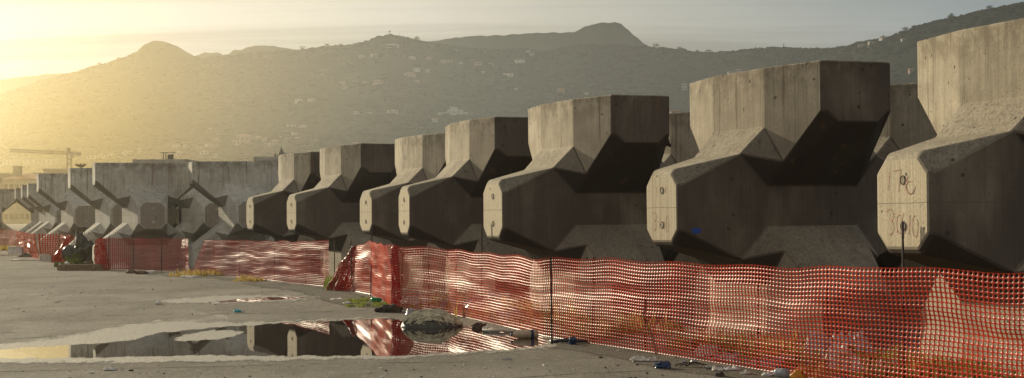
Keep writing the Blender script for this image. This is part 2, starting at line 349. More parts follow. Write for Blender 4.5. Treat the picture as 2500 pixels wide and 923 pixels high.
# hand-painted faded numbers on two noses
def strokes(key, lines, y0=.0035, wid=.009):
    rr = random.Random(3)
    for ln in lines:
        m = MB()
        pts = []
        for i in range(len(ln) - 1):
            a, b = Vector((*ln[i], 0)), Vector((*ln[i + 1], 0)); k = max(2, int((b - a).length / .02))
            for j in range(k): pts.append(a.lerp(b, j / k))
        pts.append(Vector((*ln[-1], 0))); i = 0
        while i < len(pts) - 1:
            d = (pts[i + 1] - pts[i]); n = Vector((-d.y, d.x, 0)).normalized() * wid * (.35 + .45 * rr.random())
            e = [pts[i] + n, pts[i] - n]; b = len(m.v); m.v += [(p.x, -(G['n'] * S + y0), p.y) for p in e]
            if b: m.f.append((b - 2, b, b + 1, b - 1)); m.m.append(0)
            i += 1
        m.build('painted_digit', M['redpaint'], BOBJ[key])
def arc(cx, cy, rx, ry, a0, a1, n=9): return [(cx + rx * math.cos(R(a0 + (a1 - a0) * i / n)), cy + ry * math.sin(R(a0 + (a1 - a0) * i / n))) for i in range(n + 1)]
strokes('R1', [[(-.20, .30), (-.22, .10)], [(-.14, .30), (-.01, .31), (-.06, .09)], arc(.14, .17, .075, .09, 120, 360), arc(.13, .14, .07, .06, 60, 380),
               arc(-.20, -.11, .06, .06, 150, -80), arc(-.21, -.22, .07, .07, 90, -120), [(-.10, -.26), (-.09, -.28)], arc(-.05, -.19, .045, .09, 60, 400), [(.02, -.09), (-.02, -.19)], arc(.015, -.22, .04, .06, 120, 470),
               [(.12, -.11), (.10, -.31)], arc(.20, -.21, .045, .10, 70, 425)])
strokes('R2', [arc(-.20, -.11, .05, .06, 150, -80), arc(-.21, -.21, .055, .07, 90, -120), [(-.05, -.12), (-.08, -.27)], [(.07, -.16), (.05, -.30)], arc(.15, -.20, .04, .10, 70, 425), [(-.12, .28), (-.13, .12)], [(.12, .26), (.10, .16)]])
m = MB(); pw = Vector((G['po'] + .10 * (G['w'] - G['po']), -(G['no'] * .90), -.168)) * S
dn = Vector((G['w'] - G['po'], G['no'], 0)).normalized(); nn = Vector((G['no'], -(G['w'] - G['po']), 0)).normalized()
m.add([pw + nn * .004 + dn * math.cos(a * .5236) * (.062 + .01 * math.sin(a * 3)) + Vector((0, 0, 1)) * math.sin(a * .5236) * .036 for a in range(12)], [tuple(range(12))])
m.build('paint_dot', M['bluepaint'], BOBJ['R2'])
m = MB(); m.tube([(0, 0, 0), (-.02, -.16, .03), (-.01, -.22, .14), (.03, -.20, .22), (.05, -.14, .17), (.03, -.06, .02)], .022, 8)
lo = m.build('lifting_eye', M['rebar'], BOBJ['Rb1'], True); lo.location = ((G['g'] - .01) * S, -G['b'] * S, .66 * S); lo.scale = (1, 1, 1.3)

# ------------------------------------------------------------------ ground
m = MB(); m.add([(-1600, -40, 0), (1600, -40, 0), (1600, 1100, 0), (-1600, 1100, 0)], [(0, 1, 2, 3)])
tag(m.build('ground', M['asphalt']), kind='structure')
def inside(poly, x, y):
    c = False; j = len(poly) - 1
    for i in range(len(poly)):
        xi, yi = poly[i]; xj, yj = poly[j]
        if (yi > y) != (yj > y) and x < (xj - xi) * (y - yi) / (yj - yi) + xi: c = not c
        j = i
    return c
def pdist(poly, x, y, k):
    b = 1e9
    for i in range(len(poly)):
        ax, ay = poly[i]; bx, by = poly[(i + 1) % len(poly)]; dx, dy = (bx - ax) / k, by - ay; px, py = (x - ax) / k, y - ay
        t = max(0, min(1, (px * dx + py * dy) / (dx * dx + dy * dy + 1e-9))); b = min(b, math.hypot(px - t * dx, py - t * dy))
    return b
def puddle(outer, water, holes, zz, step=(14, 3.2), wk=9.0, rk=10.0):
    us = [p[0] for p in outer]; vs = [p[1] for p in outer]; pts = []; wet = []; rim = []; idx = {}
    nu = int((max(us) - min(us)) / step[0]) + 1; nv = int((max(vs) - min(vs)) / step[1]) + 1; fs = []
    for j in range(nv + 1):
        for i in range(nu + 1):
            u, v = min(us) + i * step[0], min(vs) + j * step[1]
            if not inside(outer, u, v): continue
            idx[(i, j)] = len(pts); pts.append(gp(u, v, zz))
            d = pdist(water, u, v, 5.0); d = d if inside(water, u, v) else -d
            for h in holes:
                q = pdist(h, u, v, 5.0); d = min(d, -q if inside(h, u, v) else q)
            wet.append(max(-1.5, min(1.5, d / wk))); rim.append(min(1.5, pdist(outer, u, v, 5.0) / rk))
    for (i, j) in idx:
        q = [(i, j), (i + 1, j), (i + 1, j + 1), (i, j + 1)]
        if all(k in idx for k in q): fs.append([idx[k] for k in q][::-1])
    me = bpy.data.meshes.new('puddle'); me.from_pydata(pts, [], fs); me.update()
    for nme, dat in (('wet', wet), ('rim', rim)):
        a = me.attributes.new(nme, 'FLOAT', 'POINT'); a.data.foreach_set('value', np.array(dat, np.float32))
    return tag(link('puddle', me, M['puddle'], smooth=True), kind='structure')
puddle([(-300, 842), (0, 836), (90, 824), (200, 806), (300, 786), (400, 778), (600, 780), (700, 778), (800, 774), (960, 768), (1010, 780), (1100, 785), (1200, 796), (1300, 812), (1420, 828), (1400, 850), (1320, 858), (1250, 862), (1100, 872), (960, 882), (700, 884), (300, 890), (-300, 892)],
       [(-300, 856), (0, 852), (90, 847), (240, 838), (330, 828), (390, 812), (450, 806), (520, 801), (600, 795), (700, 788), (800, 783), (960, 776), (1000, 786), (1100, 793), (1200, 802), (1270, 812), (1340, 826), (1330, 844), (1250, 852), (1100, 861), (960, 870), (900, 868), (700, 870), (500, 868), (300, 872), (100, 875), (-300, 876)],
       [[(425, 826), (450, 816), (500, 810), (560, 806), (590, 812), (570, 822), (520, 830), (440, 834)]], .004)
puddle([(340, 736), (420, 726), (520, 718), (640, 716), (790, 720), (800, 728), (720, 738), (560, 744), (420, 745)],
       [(530, 735), (570, 731), (640, 726), (760, 725), (762, 727), (690, 731), (600, 737), (540, 738)], [], .004, (10, 1.6), 6.0, 7.0)

def verge_mat():
    t = NT('dirt_verge'); co = t.n('NewGeometry').outputs['Position']
    rim = t.n('Attribute', attribute_name='rim').outputs['Fac']; n1 = t.noise(t.mapping(co, (1.5, .6, 1)), 1.6, 7, .7); n2 = t.noise(co, 18, 4, .8); n3 = t.noise(co, 1.1, 5, .7)
    c = t.mix(t.ramp(n2, .35, .7), (.035, .028, .018), (.16, .135, .09)); c = t.mix(t.ramp(n3, .5, .68, 0, .7), c, (.075, .085, .025))
    b = t.bsdf(Base_Color=c, Roughness=.9, Normal=t.n('Bump', {'Strength': .9, 'Distance': .03, 'Height': n2}).outputs[0]); tr = t.n('BsdfTransparent'); m = t.n('MixShader')
    t.set(m.inputs[0], t.ramp(t.math('ADD', rim, t.math('MULTIPLY', t.math('SUBTRACT', n1, .5), 2.6)), .25, .85)); t.set(m.inputs[1], tr.outputs[0]); t.set(m.inputs[2], b.outputs[0]); return t.surf(m.outputs[0])
M['verge'] = verge_mat()
def verge(poly, zz=.002):
    o = puddle(poly, poly, [], zz, (14, 3.0), 9.0, 9.0); o.name = 'ground_dirt'; o.data.materials[0] = M['verge']
verge([(560, 690), (640, 686), (740, 690), (800, 700), (850, 708), (905, 718), (965, 750), (1040, 758), (1030, 776), (980, 768), (900, 756), (800, 744), (720, 716), (600, 700)])
verge([(1310, 812), (1430, 832), (1560, 852), (1676, 872), (1829, 896), (2000, 925), (2300, 975), (2200, 985), (1900, 945), (1800, 928), (1600, 906), (1500, 880), (1400, 862), (1320, 852)])
verge([(150, 648), (240, 650), (320, 660), (460, 664), (560, 674), (640, 684), (640, 694), (520, 686), (420, 680), (300, 670), (160, 660)])

def joint(pts, w):
    up = [(u, v - w) for u, v in pts]; dn = [(u, v + w) for u, v in pts][::-1]; verge_o(up + dn)
def verge_o(poly):
    o = puddle(poly, poly, [], .002, (16, .7), 2.0, 2.2); o.name = 'ground_joint'; o.data.materials[0] = M['verge']
joint([(-60, 909), (250, 901), (560, 894), (850, 886), (1150, 884)], 1.7)
joint([(-60, 831), (120, 822), (230, 816)], 1.6); joint([(150, 771), (420, 768), (700, 764), (930, 756)], 1.3); joint([(1250, 923), (1420, 911), (1600, 905)], 1.8)

# ------------------------------------------------------------------ red safety netting
def path_lerp(P, s):
    for i in range(len(P) - 1):
        if s <= P[i + 1][0] or i == len(P) - 2:
            a, b = P[i], P[i + 1]; t = (s - a[0]) / (b[0] - a[0]); return [a[k] + (b[k] - a[k]) * t for k in range(1, len(a))]
def netting(name, stations, dx, dz, rows, wave, cut=None, mat='net', seed=0, hole=(.34, .365), relief=.0040, vfold=0.0):
    """stations: (u, v of the foot, height in m, lean in m). One continuous sheet of netting with real holes."""
    st = []; s = 0; prev = None
    for (u, v, h, lean) in stations:
        p = gp(u, v); s += (p - prev).length if prev else 0; prev = p; st.append((s, p.x, p.y, h, lean))
    n = int(s / dx)
    def pos(i, j):                                  # half-cell lattice coordinates
        ss = min(i / 2 * dx, s - 1e-4); t = j / 2 / rows
        x, y, h, lean = path_lerp(st, ss); x2, y2, _, _ = path_lerp(st, min(ss + .05, s)); x1, y1, _, _ = path_lerp(st, max(ss - .05, 0))
        d = Vector((x2 - x1, y2 - y1, 0)).normalized(); nrm = Vector((d.y, -d.x, 0))
        if nrm.y > 0: nrm = -nrm
        w = wave * (fbm(ss * .5 + seed, t * 1.8, seed, 2) * .8 + .24 * nz(ss * .40, t * 9.0 + .6 * nz(ss * .8, seed), seed + 4) + .10 * nz(ss * 1.6, t * 16.0, seed + 9))
        w *= .25 + .75 * math.sin(math.pi * min(1, max(0, t)))
        w += vfold * math.sin(ss * 5.2 + 2 * nz(ss * .7, t, seed)) * (1.0 - .3 * t)
        sag = -.022 * (1 - math.cos(2 * math.pi * ss / 1.55)) * (.4 + .9 * abs(nz(ss * .4, seed + 3))) * t + .018 * nz(ss * 1.1, seed) * t
        # rows close up where the sheet slumps
        q = t + (.012 * nz(ss * .6, t * 5, seed + 2) + .005 * nz(ss * 2.5, t * 9, seed + 7)) * math.sin(math.pi * t)
        return Vector((x, y, .012 + h * q + sag)) + nrm * (w + lean * t), nrm
    V = []; Fq = []; lat = {}
    def lattice(i, j):
        if (i, j) not in lat: p, nr = pos(i, j); lat[(i, j)] = len(V); V.append(p + nr * relief)
        return lat[(i, j)]
    angs = [225, 270, 315, 0, 45, 90, 135, 180]
    for i in range(n):
        for j in range(rows):
            if cut and cut((i + .5) * dx, (j + .5) / rows): continue
            o8 = [(2 * i, 2 * j), (2 * i + 1, 2 * j), (2 * i + 2, 2 * j), (2 * i + 2, 2 * j + 1), (2 * i + 2, 2 * j + 2), (2 * i + 1, 2 * j + 2), (2 * i, 2 * j + 2), (2 * i, 2 * j + 1)]
            ids = [lattice(*k) for k in o8]
            P00, n0 = pos(2 * i, 2 * j); P10, _ = pos(2 * i + 2, 2 * j); P01, _ = pos(2 * i, 2 * j + 2); P11, _ = pos(2 * i + 2, 2 * j + 2)
            b = len(V)
            for a in angs:
                ca, sa = math.cos(R(a)), math.sin(R(a)); pw = .62
                x = .5 + hole[0] * math.copysign(abs(ca) ** pw, ca); y = .5 + hole[1] * math.copysign(abs(sa) ** pw, sa)
                V.append(P00 * ((1 - x) * (1 - y)) + P10 * (x * (1 - y)) + P01 * ((1 - x) * y) + P11 * (x * y))
            for k in range(8): Fq.append((ids[k], ids[(k + 1) % 8], b + (k + 1) % 8, b + k))
    me = np_mesh(name, [tuple(p) for p in V], Fq)
    return link(name, me, M[mat], smooth=True)
NETG = 'red plastic safety netting strung along the blocks'
main_st = [(2620, 1031, 1.12, 0), (2500, 1012, 1.12, 0), (2330, 984, 1.12, .0), (2215, 965, 1.12, 0), (2100, 946.5, 1.10, 0), (1957, 923, 1.08, 0), (1829, 901, 1.07, 0), (1676, 876, 1.06, .02), (1560, 858, 1.07, .02),
           (1430, 838, 1.06, 0), (1327, 822, 1.03, 0), (1240, 800, 1.04, 0), (1180, 786, 1.05, 0), (1100, 768, 1.06, .03), (1030, 760, 1.08, .05), (968, 753, 1.09, .05), (960, 750, 1.09, .10), (905, 720, 1.09, .0), (862, 712, .98, -.12), (822, 709, .60, -.30)]
o = netting('safety_net', main_st, .062, .039, 27, .075, None, 'net', 1.3); tag(o, 'long near red safety net running from the right edge to its bunched left end', 'safety net', NETG)
def cut_mid(s, t): return t > .12 and s < 1.2 and s < .25 + (t - .12) * 1.15
mid_b = [(463, 667, .96, 0), (515, 671, .97, 0), (575, 676, .99, 0), (660, 685, 1.0, 0), (735, 694, 1.03, 0), (805, 702, 1.07, 0)]
o = netting('safety_net', mid_b, .066, .042, 25, .07, cut_mid, 'net_mid', 8.1); tag(o, 'middle red safety net with glinting wrinkles, torn slantwise at its left end', 'safety net', NETG)
def cut_mid2(s, t): return s > 7.35 and abs(t - .52) < .40 * (s - 7.35)
mid_a = [(246, 659, .98, 0), (318, 659, .99, 0), (385, 662, .99, 0), (445, 665, .99, 0), (462, 667, .98, 0)]
o = netting('safety_net', mid_a, .066, .042, 25, .05, None, 'net_dark', 3.7); tag(o, 'shaded dark red safety net before the full-view front-facing block', 'safety net', NETG)
far_b = [(168, 641, 1.0, -.1), (140, 637, 1.0, -.06), (100, 637, 1.02, .25), (62, 622, 1.0, .12), (40, 613, 1.0, .0)]
o = netting('safety_net', far_b, .10, .075, 14, .16, lambda s, t: s < 2.2 and t < .35 - .1 * s and s > .9, 'net', 5.5, vfold=.05); tag(o, 'slumped red safety net shining white in the sun near the left edge', 'safety net', NETG)
far_a = [(40, 609, 1.02, 0), (20, 606, 1.02, 0), (-40, 603, 1.02, 0), (-140, 601, 1.02, 0)]
o = netting('safety_net', far_a, .12, .08, 13, .06, None, 'net_dark', 2.2); tag(o, 'hazy dark red safety net at the left picture edge', 'safety net', NETG)
def bunch(name, top, foot, r, mat, seed, label, fl=.9):
    """a gathered hank of netting: crinkled, holed tube"""
    V = []; Fq = []; na, nt = 26, 24; top, foot = Vector(top), Vector(foot); ax = foot - top
    def P(i, j):
        t = j / nt; a = 2 * math.pi * i / na
        rr = r * (.45 + .75 * t ** fl) * (1 + .42 * math.sin(3 * a + 4 * t + seed) * .6 + .35 * nz(math.cos(a) * 2 + seed, math.sin(a) * 2, t * 5))
        return top + ax * t + Vector((math.cos(a) * rr, math.sin(a) * rr, .04 * nz(a, t * 6, seed)))
    for i in range(na):
        for j in range(nt):
            q = [P(i, j), P(i + 1, j), P(i + 1, j + 1), P(i, j + 1)]; c = sum(q, Vector()) / 4; b = len(V); V += q + [c + (p - c) * .58 for p in q]
            for k in range(4): Fq.append((b + k, b + (k + 1) % 4, b + 4 + (k + 1) % 4, b + 4 + k))
    o = link(name, np_mesh(name, [tuple(p) for p in V], Fq), M[mat], smooth=True); return tag(o, label, 'netting', 'hanks of gathered red netting')
p = gp(822, 709); bunch('net_hank', p + Vector((.45, -.3, .95)), p + Vector((.05, .0, .02)), .20, 'net_dark', 2, 'dark red gathered end of the near net, trailing to the ground by the gap')
p = gp(966, 753); bunch('net_hank', p + Vector((0, -.08, 1.09)), p + Vector((0, -.08, .0)), .065, 'net_dark', 5, 'narrow vertical roll of red net where two lengths overlap, near the green bottle', .3)
p = gp(249, 659); bunch('net_hank', p + Vector((-.02, -.05, .98)), p + Vector((.0, -.05, .0)), .16, 'net_dark', 9, 'red net end bunched at the left side of the shaded net', .2)
p = gp(164, 641); bunch('net_hank', p + Vector((.1, -.05, .98)), p + Vector((-.22, -.1, .0)), .22, 'net_dark', 12, 'bright red net end hanging slantwise beside the dark bin bag', .5)
p = gp(190, 645); bunch('net_hank', p + Vector((0, 0, .95)), p + Vector((.02, 0, .38)), .12, 'net_dark', 15, 'small red net rag hanging from a bare post above the weeds', .3)

# ------------------------------------------------------------------ rebar posts
def post_mesh(h):
    m = MB(); n = int(h / .045); pts = []; rs = []
    for i in range(n + 1): pts += [(0, 0, h * i / n)]; rs += [.0125 if i % 2 else .0100]
    m.tube(pts, rs, 7); return m.mesh('post')
POSTS = {h: post_mesh(h) for h in (1.1, 1.32, 1.55)}
for me in POSTS.values(): me.materials.append(M['rebar'])
posts = [(2492, 1011, 1.2, 'rebar post in the near net at the right picture edge'), (2215, 955, 1.55, 'tall ribbed rebar post casting a shadow on the numbered nose'), (1999, 930, 1.2, 'rebar post in the net midway between the two nearest noses'),
         (1829, 904, 1.2, 'rebar post in the net just right of the blue paint dot'), (1670, 878, 1.2, 'rebar post in the net under the blue-dotted block\'s nose'), (1555, 858, 1.1, 'rebar post in the near net left of the blue-dotted block\'s nose'),
         (1429, 838, 1.1, 'rebar post in the near net below the third block from the right'), (1328, 842, 1.1, 'rebar post with a bare foot beside the striped bottle'), (1240, 804, 1.2, 'short rebar post right of the tall post at the third nose'),
         (1181, 788, 1.55, 'tall bare rebar post at the nose of the third block from the right'), (1098, 769, 1.1, 'rebar post in the near net directly behind the fishing net heap'), (1032, 762, 1.1, 'rebar post just right of the narrow red net roll'),
         (966, 753, 1.1, 'rebar post inside the narrow vertical roll of red net'), (905, 722, 1.32, 'rebar post rising above the folds at the left end of the near net'), (848, 712, 1.2, 'rebar post at the right side of the gap between the nets'),
         (805, 703, 1.2, 'rebar post at the left side of the gap between the nets'), (735, 695, 1.1, 'rebar post in the middle net under the overhanging nose'), (660, 686, 1.1, 'rebar post in the wrinkled part of the middle net'), (575, 677, 1.1, 'rebar post where the middle net turns from dark to sunlit'),
         (513, 671, 1.1, 'rebar post right of the slantwise tear'), (444, 666, 1.1, 'rebar post left of the slantwise tear'), (385, 663, 1.1, 'rebar post in the shaded net below the square nose'), (317, 660, 1.1, 'rebar post in the left half of the shaded net'), (257, 660, 1.1, 'rebar post in the bunched end of the shaded net'),
         (212, 646, 1.32, 'bare leaning rebar post in front of the black bin bag'), (190, 648, 1.32, 'bare rebar post carrying a red net rag'), (177, 641, 1.32, 'bare rebar post rising from the green weeds'), (164, 643, 1.2, 'rebar post at the hanging end of the slumped net'),
         (137, 640, 1.1, 'rebar post in the right half of the slumped shining net'), (55, 617, 1.1, 'rebar post at the left end of the slumped shining net')]
for u, v, h, lab in posts:
    p = gp(u, v)
    if u == 2215: p = bw('R1', .05, 1.075, -1)
    if u == 1181: p = bw('R3', -.18, 1.09, -1)
    if u not in (2215, 1181) and h < 1.3: p = p + Vector((.10, .06, 0)); h = min(h, 1.1)
    o = bpy.data.objects.new('rebar_post', POSTS[h]); COL.objects.link(o); o.location = (p.x, p.y, -.03); o.rotation_euler = (rnd.uniform(-.02, .02), rnd.uniform(-.025, .025) + (.06 if u == 212 else 0), rnd.uniform(0, 6))
    tag(o, lab, 'post', 'dark rebar posts along the netting')

# ------------------------------------------------------------------ litter
def crumple(name, p, w, d, h, mat, seed, label, cat, rz=0.0, res=18, group=None):
    V = []; Fq = []
    for j in range(res + 1):
        for i in range(res + 1):
            x, y = i / res - .5, j / res - .5; e = min(1, (.5 - abs(x)) * 5, (.5 - abs(y)) * 5)
            wob = .16 * fbm(x * 3 + seed, y * 3, seed)
            z = h * max(0, .42 + .55 * fbm(x * 3.1, y * 3.1, seed * 1.7) + .35 * abs(nz(x * 7, y * 7, seed))) * (.12 + .88 * e) + .004
            V.append(((x + wob * .6) * w, (y + .16 * fbm(y * 3 + seed, x * 3, seed + 5)) * d, z))
    for j in range(res):
        for i in range(res): a = j * (res + 1) + i; Fq.append((a, a + 1, a + res + 2, a + res + 1))
    o = link(name, np_mesh(name, V, Fq), M[mat], loc=(p.x, p.y, p.z), rot=(0, 0, rz)); return tag(o, label, cat, group)
def lump(name, p, sx, sy, sz, mat, seed, label, cat, rough=.35, sub=3, group=None, rz=0.0):
    bm = bmesh.new(); bmesh.ops.create_icosphere(bm, subdivisions=sub, radius=1)
    for v in bm.verts:
        d = v.co.normalized(); k = 1 + rough * fbm(d.x * 1.9 + seed, d.y * 1.9, d.z * 1.9, 4) + rough * .5 * abs(nz(d.x * 5, d.y * 5 + seed, d.z * 5))
        v.co = Vector((d.x * sx * k, d.y * sy * k, max(-.05, (d.z * .85 + .35)) * sz * k))
    me = bpy.data.meshes.new(name); bm.to_mesh(me); bm.free(); o = link(name, me, M[mat], loc=(p.x, p.y, p.z), rot=(0, 0, rz)); return tag(o, label, cat, group)
LG = 'litter scattered on the asphalt'; BG = 'rubbish behind the netting'
# heap of old fishing net
hp = gp(1060, 797); root = empty('fishing_net_heap', hp, .1); tag(root, 'heap of old grey-green fishing net lying half in the large puddle', 'net heap')
hw = .60
def hz(x, y):
    rr = ((x + .03) / (.45)) ** 2 + (y / .30) ** 2
    if rr >= 1: return -.01
    return (1 - rr) ** .55 * (.20 + .05 * fbm(x * 4, y * 4, 3) + .06 * abs(nz(x * 9, y * 7, 1)) - .26 * max(0, x - .10))
V = []; Fq = []; nx, ny = 70, 40
for j in range(ny + 1):
    for i in range(nx + 1): x, y = (i / nx - .5) * 1.34, (j / ny - .5) * .74; V.append((x, y, hz(x, y) + .012 * nz(x * 22, y * 22)))
for j in range(ny):
    for i in range(nx): a = j * (nx + 1) + i; Fq.append((a, a + 1, a + nx + 2, a + nx + 1))
link('mound', np_mesh('mound', V, Fq), M['pnet_dark'], root, True)
m = MB()
for k in range(520):
    x, y = rnd.uniform(-.46, .16), rnd.uniform(-.26, .26); an = rnd.gauss(.25, .35); pts = []
    for q in range(9):
        if hz(x, y) <= 0: break
        pts.append((x, y, hz(x, y) + rnd.uniform(.004, .03))); an += rnd.uniform(-.35, .35); x += .05 * math.cos(an); y += .03 * math.sin(an)
    if len(pts) > 2: m.tube(pts, rnd.uniform(.005, .011), 4, 0, False)
m.build('net_strands', M['pnet'], root)
# striped bottle, lying down
def bottle(p, rz, L, r, mats, label, name='plastic_bottle', bands=True):
    root = empty(name, p, rz); tag(root, label, 'bottle', 'plastic bottles')
    Mx = Matrix.Translation((0, 0, r)) @ Matrix.Rotation(R(90), 4, 'Y')
    m = MB(); m.lathe([(.0, -L / 2), (r * .8, -L / 2), (r, -L * .44), (r, -L * .1), (r * .93, -.02 * L), (r, .06 * L), (r * .97, L * .18), (r * .55, L * .36), (r * .28, L * .41), (r * .28, L * .46)], 18, Mx); m.build('bottle_body', mats[0], root, True)
    m = MB(); m.lathe([(r * .34, L * .44), (r * .34, L * .50), (0, L * .50)], 14, Mx); m.build('cap', mats[1], root, True)
    if bands:
        m = MB(); m.lathe([(r * 1.012, -L * .33), (r * 1.03, -L * .31), (r * 1.03, -L * .24), (r * 1.012, -L * .22)], 18, Mx); m.build('band', mats[1], root, True)
    return root
bottle(gp(1280, 826), 3.35, .36, .055, (M['beige'], M['blue']), 'pale bottle with a blue band lying at the puddle edge under the net')
bottle(gp(921, 738), .6, .24, .045, (M['green'], M['white']), 'green plastic bottle lying in the grass by the narrow net roll', bands=False)
bottle(gp(1905, 921), 2.2, .20, .045, (M['clear'], M['clear']), 'clear crushed plastic bottle at the foot of the near net', bands=False)
m = MB(); p = gp(1397, 841); m.lathe([(0, 0), (.045, 0), (.048, .01), (.044, .07), (.048, .085), (.04, .085), (.037, .02), (0, .02)], 16); tag(m.build('paint_can', M['blue'], None, True, p, (.25, .1, 0)), 'small dark tin standing beside the bare-footed post', 'can', LG)
m = MB(); m.tube([(0, 0, .03), (.16, -.05, .035), (.34, -.10, .03), (.40, -.12, .025)], [.024, .026, .022, .012], 8); m.lathe([(.02, .0), (.05, .0), (.05, .04), (.02, .04)], 10); tag(m.build('hose_fitting', M['black'], None, True, gp(1352, 838), (0, 0, .1)), 'black hose fitting lying left of the small dark tin', 'hose', LG)
m = MB(); m.tube([(-.28, .06, .025), (0, 0, .03), (.28, -.07, .02)], .022, 8); tag(m.build('white_pipe', M['pipe'], None, True, gp(1228, 812)), 'pale plastic pipe lying behind the blue-banded bottle', 'pipe', LG)
bz = lump('scarf_rag', gp(1170, 801), .09, .06, .06, 'brown', 4, 'grey-brown sodden rag right of the fishing net heap', 'rag', .4, 3, LG)
lump('foam_piece', gp(1187, 804), .05, .04, .04, 'board', 8, 'cream foam lump between the sodden rag and the pale pipe', 'foam', .35, 2, LG)
lump('foam_piece', gp(1203, 806), .04, .03, .03, 'board', 9, 'smaller cream foam lump nearest the pale pipe', 'foam', .35, 2, LG)
crumple('plastic_scrap', gp(1003, 770), .18, .12, .16, 'clear', 2, 'pale blue plastic scrap standing at the left of the fishing net heap', 'plastic scrap', .4, 10, LG)
lump('dirt_clod', gp(950, 762), .20, .12, .10, 'soil', 11, 'brown earth clod at the foot of the narrow net roll', 'clod', .4, 3, LG)
crumple('plastic_scrap', gp(906, 746), .22, .10, .05, 'clear', 12, 'clear plastic scrap on the asphalt below the green bottle', 'plastic scrap', .1, 10, LG)
crumple('paper_scrap', gp(848, 741), .15, .16, .06, 'white', 13, 'white crumpled scrap left of the green bottle', 'paper scrap', .7, 10, LG)
crumple('paper_scrap', gp(822, 731), .24, .3, .03, 'paper', 14, 'flat pale paper scrap below the gap between the nets', 'paper scrap', .2, 10, LG)
lump('teal_lid', gp(580, 762), .075, .10, .045, 'teal', 15, 'teal plastic lump alone on the asphalt above the large puddle', 'lid', .15, 2, LG)
lump('foam_piece', gp(388, 743), .06, .08, .05, 'paper', 16, 'small pale lump at the left end of the small puddle', 'foam', .3, 2, LG)
lump('foam_piece', gp(591, 762), .03, .04, .03, 'white', 17, 'tiny white bit beside the teal lump', 'foam', .3, 2, LG)
crumple('paper_scrap', gp(268, 903), .13, .12, .035, 'paper', 18, 'pale scrap on the near asphalt below the left end of the large puddle', 'paper scrap', .3, 10, LG)
crumple('plastic_scrap', gp(1235, 878), .14, .05, .03, 'clear', 19, 'thin clear scrap on the near asphalt below the striped bottle', 'plastic scrap', .1, 8, LG)
crumple('white_cloth', gp(1562, 881), .20, .09, .07, 'paper', 20, 'dirty white cloth twist at the foot of the near net', 'cloth', .1, 14, LG)
crumple('white_cloth', gp(1592, 882), .14, .06, .06, 'paper', 28, 'smaller dirty cloth scrap touching the white cloth twist', 'cloth', .5, 12, LG)
lump('blue_cap', gp(1617, 899), .085, .07, .06, 'blue', 21, 'dark blue crumpled cap in front of the near net', 'cap', .3, 3, LG)
m = MB()
for k in range(7):
    x, y = rnd.uniform(0, .2), rnd.uniform(-.05, .08); a = rnd.uniform(-.6, .6); m.tube([(x, y, .015), (x + .12 * math.cos(a), y + .1 * math.sin(a), .05), (x + .26 * math.cos(a), y + .2 * math.sin(a), .012)], [.006, .005, .002], 5)
tag(m.build('dead_branch', M['bark'], None, True, gp(1640, 897)), 'dry twiggy branch right of the dark blue cap', 'branch', LG)
m = MB(); m.tube([(0, 0, .02), (.17, -.03, .02)], .018, 8); tag(m.build('grey_tube', M['grey'], None, True, gp(1723, 902)), 'short grey tube lying at the net foot among paper scraps', 'tube', LG)
for k, (u, v, w, mt, lb) in enumerate([(1752, 905, .12, 'paper', 'tan crumpled wrapper touching the short grey tube'), (1785, 903, .17, 'white', 'white crumpled wrapper right of the short grey tube'), (1758, 919, .10, 'soil', 'dark flat scrap below the tan wrapper'), (1820, 913, .10, 'paper', 'pale yellowish scrap between the white wrapper and the crushed bottle'), (1873, 917, .14, 'white', 'flat white tray left of the clear crushed bottle'), (1668, 890, .08, 'clear', 'clear scrap above the dry branch'), (1693, 886, .08, 'clear', 'pale scrap touching the net, right of the dry branch')]):
    crumple('wrapper', gp(u, v), w, w * .7, .05, mt, 30 + k, lb, 'wrapper', .3 * k, 10, LG)
# rubbish behind the near net
for k, (u, v, w, d, h, mt, lb) in enumerate([
    (2010, 880, .50, .45, .36, 'clear', 'grey plastic bag heap behind the net near the middle post'), (2075, 872, .50, .4, .36, 'clear', 'second grey plastic bag, right of the heap at the middle post'), (1930, 890, .9, .5, .12, 'clear', 'grey plastic sheet spread behind the near net'),
    (2055, 905, .45, .4, .28, 'white', 'white crumpled bag behind the net below the second grey bag'), (2140, 880, .36, .3, .12, 'orange', 'orange-yellow plastic sheet behind the net in the weeds'), (1985, 918, .6, .4, .12, 'orange', 'orange-brown plastic wrapping low behind the net'), (2180, 905, .4, .3, .16, 'white', 'white bag behind the net beside the tall ribbed post'),
    (1730, 868, .35, .3, .16, 'paper', 'pinkish paper bag behind the net left of the dot-side post'), (1800, 880, .6, .35, .10, 'clear', 'clear wrapping at the net foot behind the paper scraps'), (1190, 756, .9, .7, .38, 'clear', 'pale plastic bag heap behind the net near the third nose'), (1120, 752, 1.0, .7, .16, 'clear', 'flat pale plastic sheet behind the net, right of the fishing net heap'),
    (1040, 742, .9, .6, .2, 'paper', 'grey paper sacks behind the net above the fishing net heap'), (1250, 780, .6, .4, .2, 'clear', 'small pale bag behind the net above the striped bottle'),
    (430, 650, .9, .6, .35, 'white', 'white plastic bag behind the shaded net'), (340, 650, 1.2, .8, .3, 'paper', 'tan cardboard pile behind the shaded net'), (290, 655, .8, .6, .2, 'white', 'low white plastic behind the left end of the shaded net'), (600, 665, .5, .4, .2, 'clear', 'small pale bag behind the wrinkled middle net')]):
    crumple('rubbish_bag', gp(u, v), w, d, h, mt, 50 + k, lb, 'rubbish bag', rnd.uniform(0, 3), 20, BG)
